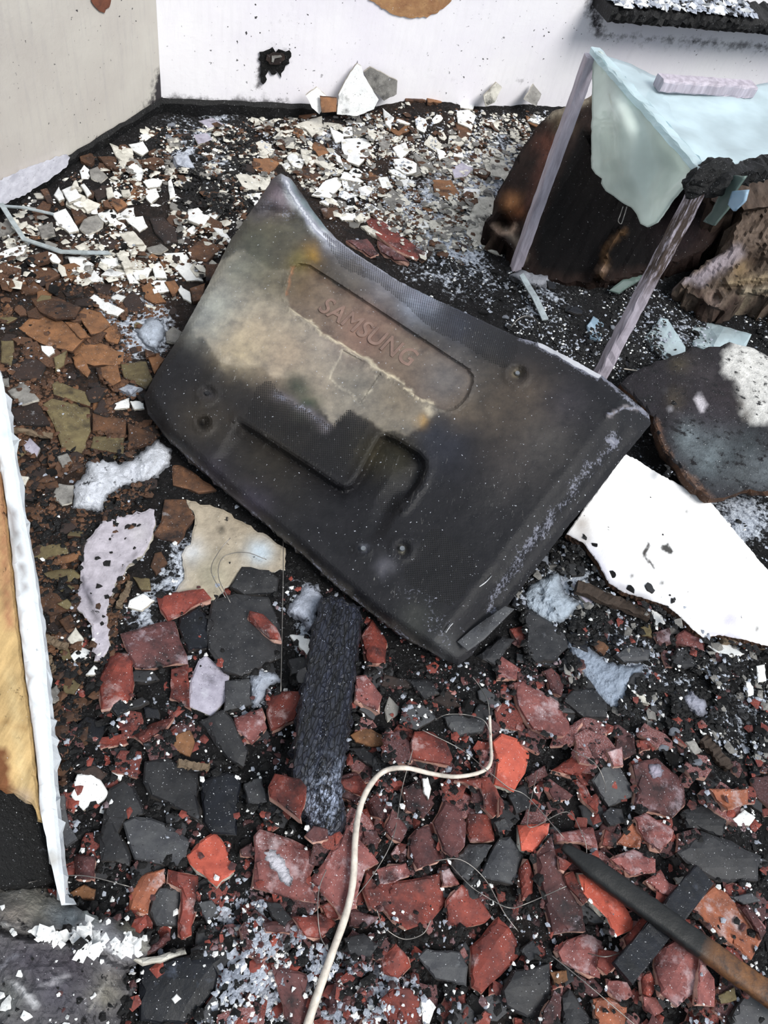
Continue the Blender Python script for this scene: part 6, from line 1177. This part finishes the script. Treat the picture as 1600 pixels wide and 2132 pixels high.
BLK = [(860, 520), (1080, 565), (1420, 610), (1660, 650), (1620, 740), (1400, 740), (1300, 800), (1080, 700)]; BLR = [(1060, 1140), (1180, 1120), (1660, 1380), (1660, 1640), (1100, 1400)]; LEFTS = [(20, 900), (340, 900), (200, 1500), (130, 1640)]
MID = [(500, 250), (1160, 220), (1000, 520), (860, 520), (640, 400)]; ASHB = [(430, 1860), (560, 1880), (700, 1980), (900, 2060), (880, 2160), (400, 2160)]
crumbs('black_crumbs', [([(1600, 640), (2600, 640), (3200, 3000), (-1500, 3000), (-1200, 1000), (-60, 1000), (-60, 2140), (1600, 2140)], 3000), (ALLF, 5000), (BLK, 4500), (BLR, 4500), (LOWF, 3500), (LEFTS, 2000), ([(300, 250), (520, 240), (560, 440), (380, 450)], 2500)], .002, .010, 'char', 'black charcoal crumbs strewn through the rubble')
crumbs('crust_flakes', [([(150, 1900), (240, 1920), (305, 1950), (300, 1990), (200, 1985), (150, 1950)], 100), ([(0, 1930), (160, 1940), (260, 2000), (240, 2020), (100, 1955), (0, 1942)], 70), ([(-20, 1990), (230, 2000), (240, 2140), (-20, 2140)], 14)], .002, .012, 'white', 'pale crust flakes on the grey lump in the bottom left corner', flat=.35, keepoff=0)
crumbs('outer_chips', [([(1600, 640), (2600, 640), (3200, 3000), (-1500, 3000), (-1200, 1000), (-60, 1000), (-60, 2140), (1600, 2140)], 2600)], .006, .03, 'maroon', 'broken tile chips covering the floor around', flat=.4, keepoff=0)
crumbs('plaster_chips', [(Z_FAR, 900), (MID, 700), ([(900, 300), (1160, 230), (1000, 520), (860, 540)], 350)], .005, .019, 'cream', 'small cream plaster chips between the larger shards in the far part', flat=.35, keepoff=.8)
crumbs('grey_chips', [(Z_FAR, 500), (MID, 500), (BLR, 250), ([(900, 300), (1160, 230), (1000, 520), (860, 540)], 300)], .005, .018, 'grey', 'small grey mortar chips in the far part and right of the television', flat=.4, keepoff=.85)
crumbs('clay_chips', [(Z_FAR, 550), (MID, 420), (LEFTS, 250)], .005, .018, 'brown', 'small brown clay chips between the larger shards', flat=.35, keepoff=.85)
crumbs('tile_chips', [(LOWF, 420)], .005, .015, 'red', 'small red roof tile chips between the larger pieces', flat=.4, keepoff=.9)
crumbs('white_crumbs', [(Z_FAR, 2600), (ALLF, 1500), (BLK, 900), (BLR, 500), (MID, 1400), (ASHB, 500), (LOWF, 350)], .001, .006, 'white', 'fine white plaster crumbs sprinkled over the whole floor', keepoff=.9)
crumbs('ash_crumbs', [(ALLF, 1300), (BLK, 1800), (BLR, 1300), (ASHB, 2600), (MID, 1500), (LOWF, 700)], .0012, .007, 'ash', 'blue-grey ash flakes lying among the black crumbs', keepoff=.93)
crumbs('brown_crumbs', [(Z_FAR, 2200), (LEFTS, 1500), ([(-20, 560), (350, 600), (340, 930), (-20, 960)], 1200)], .002, .010, 'brown', 'brown crumbs of clay in the left and far part of the floor')
crumbs('red_crumbs', [(LOWF, 2200)], .0015, .008, 'maroon', 'dull red crumbs of broken roof tile in the near rubble')
# bits lying on the charred ledge
def ledge_bits(name, n, smin, smax, mat, label):
    V = []; F = []
    for _ in range(n):
        s = SH0 + rng.uniform(.01, .6); off = rng.uniform(.02, .13); p = CORNER[:2] + db * s + n_back * off; r = rng.uniform(smin, smax); a = rng.uniform(0, 6.28, 5) ; a.sort(); i0 = len(V); z = SH_Z + .055
        for q in a: V.append([p[0] + math.cos(q) * r, p[1] + math.sin(q) * r, z + rng.uniform(-.004, .004)])
        V.append([p[0], p[1], z + r * .5]); 
        for k in range(5): F.append((i0 + k, i0 + (k + 1) % 5, i0 + 5))
    o = mesh_obj(name, V, F, mat); tag(o, label, 'rubble', kind='stuff')
ledge_bits('ledge_ash', 260, .006, .022, 'ash', 'ash flakes heaped on the burnt ledge'); ledge_bits('ledge_plaster', 60, .012, .035, 'white', 'white plaster bits on the burnt ledge'); ledge_bits('ledge_char', 160, .006, .018, 'char', 'black char bits on the burnt ledge')

# ================================================================== labels of the counted pieces
ANCH = [("the room corner", 340, 240), ("the left wall's foot", 130, 380), ("the television's far peak", 590, 365), ("the television's left corner", 300, 850), ("the television's near corner", 930, 1385), ("the television's right corner", 1355, 875),
        ("the television's upper left edge", 450, 600), ("the television's lower edge", 560, 1100), ("the television's far edge", 850, 590), ('the tall pointed white shard', 742, 190), ('the driftwood log', 1090, 400), ('the left table leg', 1090, 560), ('the worn table leg', 1280, 760),
        ('the charred beam', 680, 1480), ("the beam's end", 670, 1730), ('the beige plaster sheet', 470, 1160), ('the lilac plaster strip', 225, 1200), ('the white ash mound', 250, 1000), ('the bent metal strip', 110, 515), ('the board on the left', 60, 1350), ("the board's near tip", 135, 1850),
        ('the crusted grey lump', 240, 1980), ('the white cord', 730, 1850), ("the cord's bend", 1020, 1590), ("the cord's curve", 830, 1600), ("the cord's bottom end", 650, 2110), ('the long burnt stick', 1330, 1870), ("the burnt stick's head", 1170, 1755), ('the blue-black lath', 1330, 1990),
        ('the bright white slab', 1380, 1200), ("the white slab's lower tip", 1450, 1330), ('the sooty slab', 1450, 900), ('the flat blue-grey ash mound', 1240, 1400), ("the bottom right corner", 1590, 2120), ('the right picture edge', 1590, 1650), ('the burnt socket', 570, 140), ('the driftwood root', 1480, 640)]
ORD = ['nearest', 'second nearest', 'third nearest', 'fourth nearest', 'fifth nearest', 'sixth nearest', 'seventh nearest', 'eighth nearest', 'ninth nearest', 'tenth nearest', 'eleventh nearest', 'twelfth nearest', 'thirteenth nearest', 'fourteenth nearest', 'fifteenth nearest', 'sixteenth nearest']
GRP = dict(plaster_shard='plaster shards strewn over the floor', clay_shard='brown clay shards strewn over the floor', roof_tile_shard='broken red roof tile pieces', sooted_tile_shard='dark sooted tile pieces', charcoal_lump='charcoal lumps in the rubble', ash_clump='ash clumps in the rubble')
def direction(dx, dy):
    if math.hypot(dx, dy) < 26: return 'at'
    a = math.degrees(math.atan2(-dy, dx)) % 360
    return ['right of', 'upper right of', 'beyond', 'upper left of', 'left of', 'lower left of', 'below', 'lower right of'][int(((a + 22.5) % 360) // 45)]
bins = {}
for (o, c, px, py, size, nc, asp) in PIECES:
    k = KIND[c]; d, an = min((math.hypot(px - a[1], py - a[2]), a) for a in ANCH)
    sz = 'tiny' if size < 26 else 'small' if size < 50 else 'medium' if size < 85 else 'large' if size < 135 else 'huge'
    shape = '' if nc == 0 else 'elongated' if asp > 2.0 else {3: 'three-sided', 4: 'four-sided', 5: 'five-sided'}.get(nc, 'many-sided')
    key = (sz, shape, CW[c], k, direction(px - an[1], py - an[2]), an[0]); bins.setdefault(key, []).append((d, o))
for (sz, shape, cw, k, dr, an), v in bins.items():
    base = ' '.join(x for x in (sz, shape, cw, NOUN[k]) if x); v.sort(key=lambda q: q[0])
    for i, (d, o) in enumerate(v):
        lab = f'{base} {dr} {an}' if len(v) == 1 else (f'{base} {dr} {an}, {ORD[i]}' if len(v) <= 16 else f'{base} {dr} {an}')
        if len(lab.split()) > 16: lab = lab.replace(' ' + shape + ' ', ' ')
        tag(o, lab, CAT[k], GRP[k])
for n_, g_ in (('ash_mound', 'ash mounds'), ('wire', 'thin wires in the rubble'), ('wood_splinter', 'wood splinters'), ('glass_shard', 'glass shards'), ('metal_strip', 'metal strips'), ('metal_sliver', 'silver slivers on the television')):
    for o in COL.objects:
        if o.name.split('.')[0] == n_: o['group'] = g_
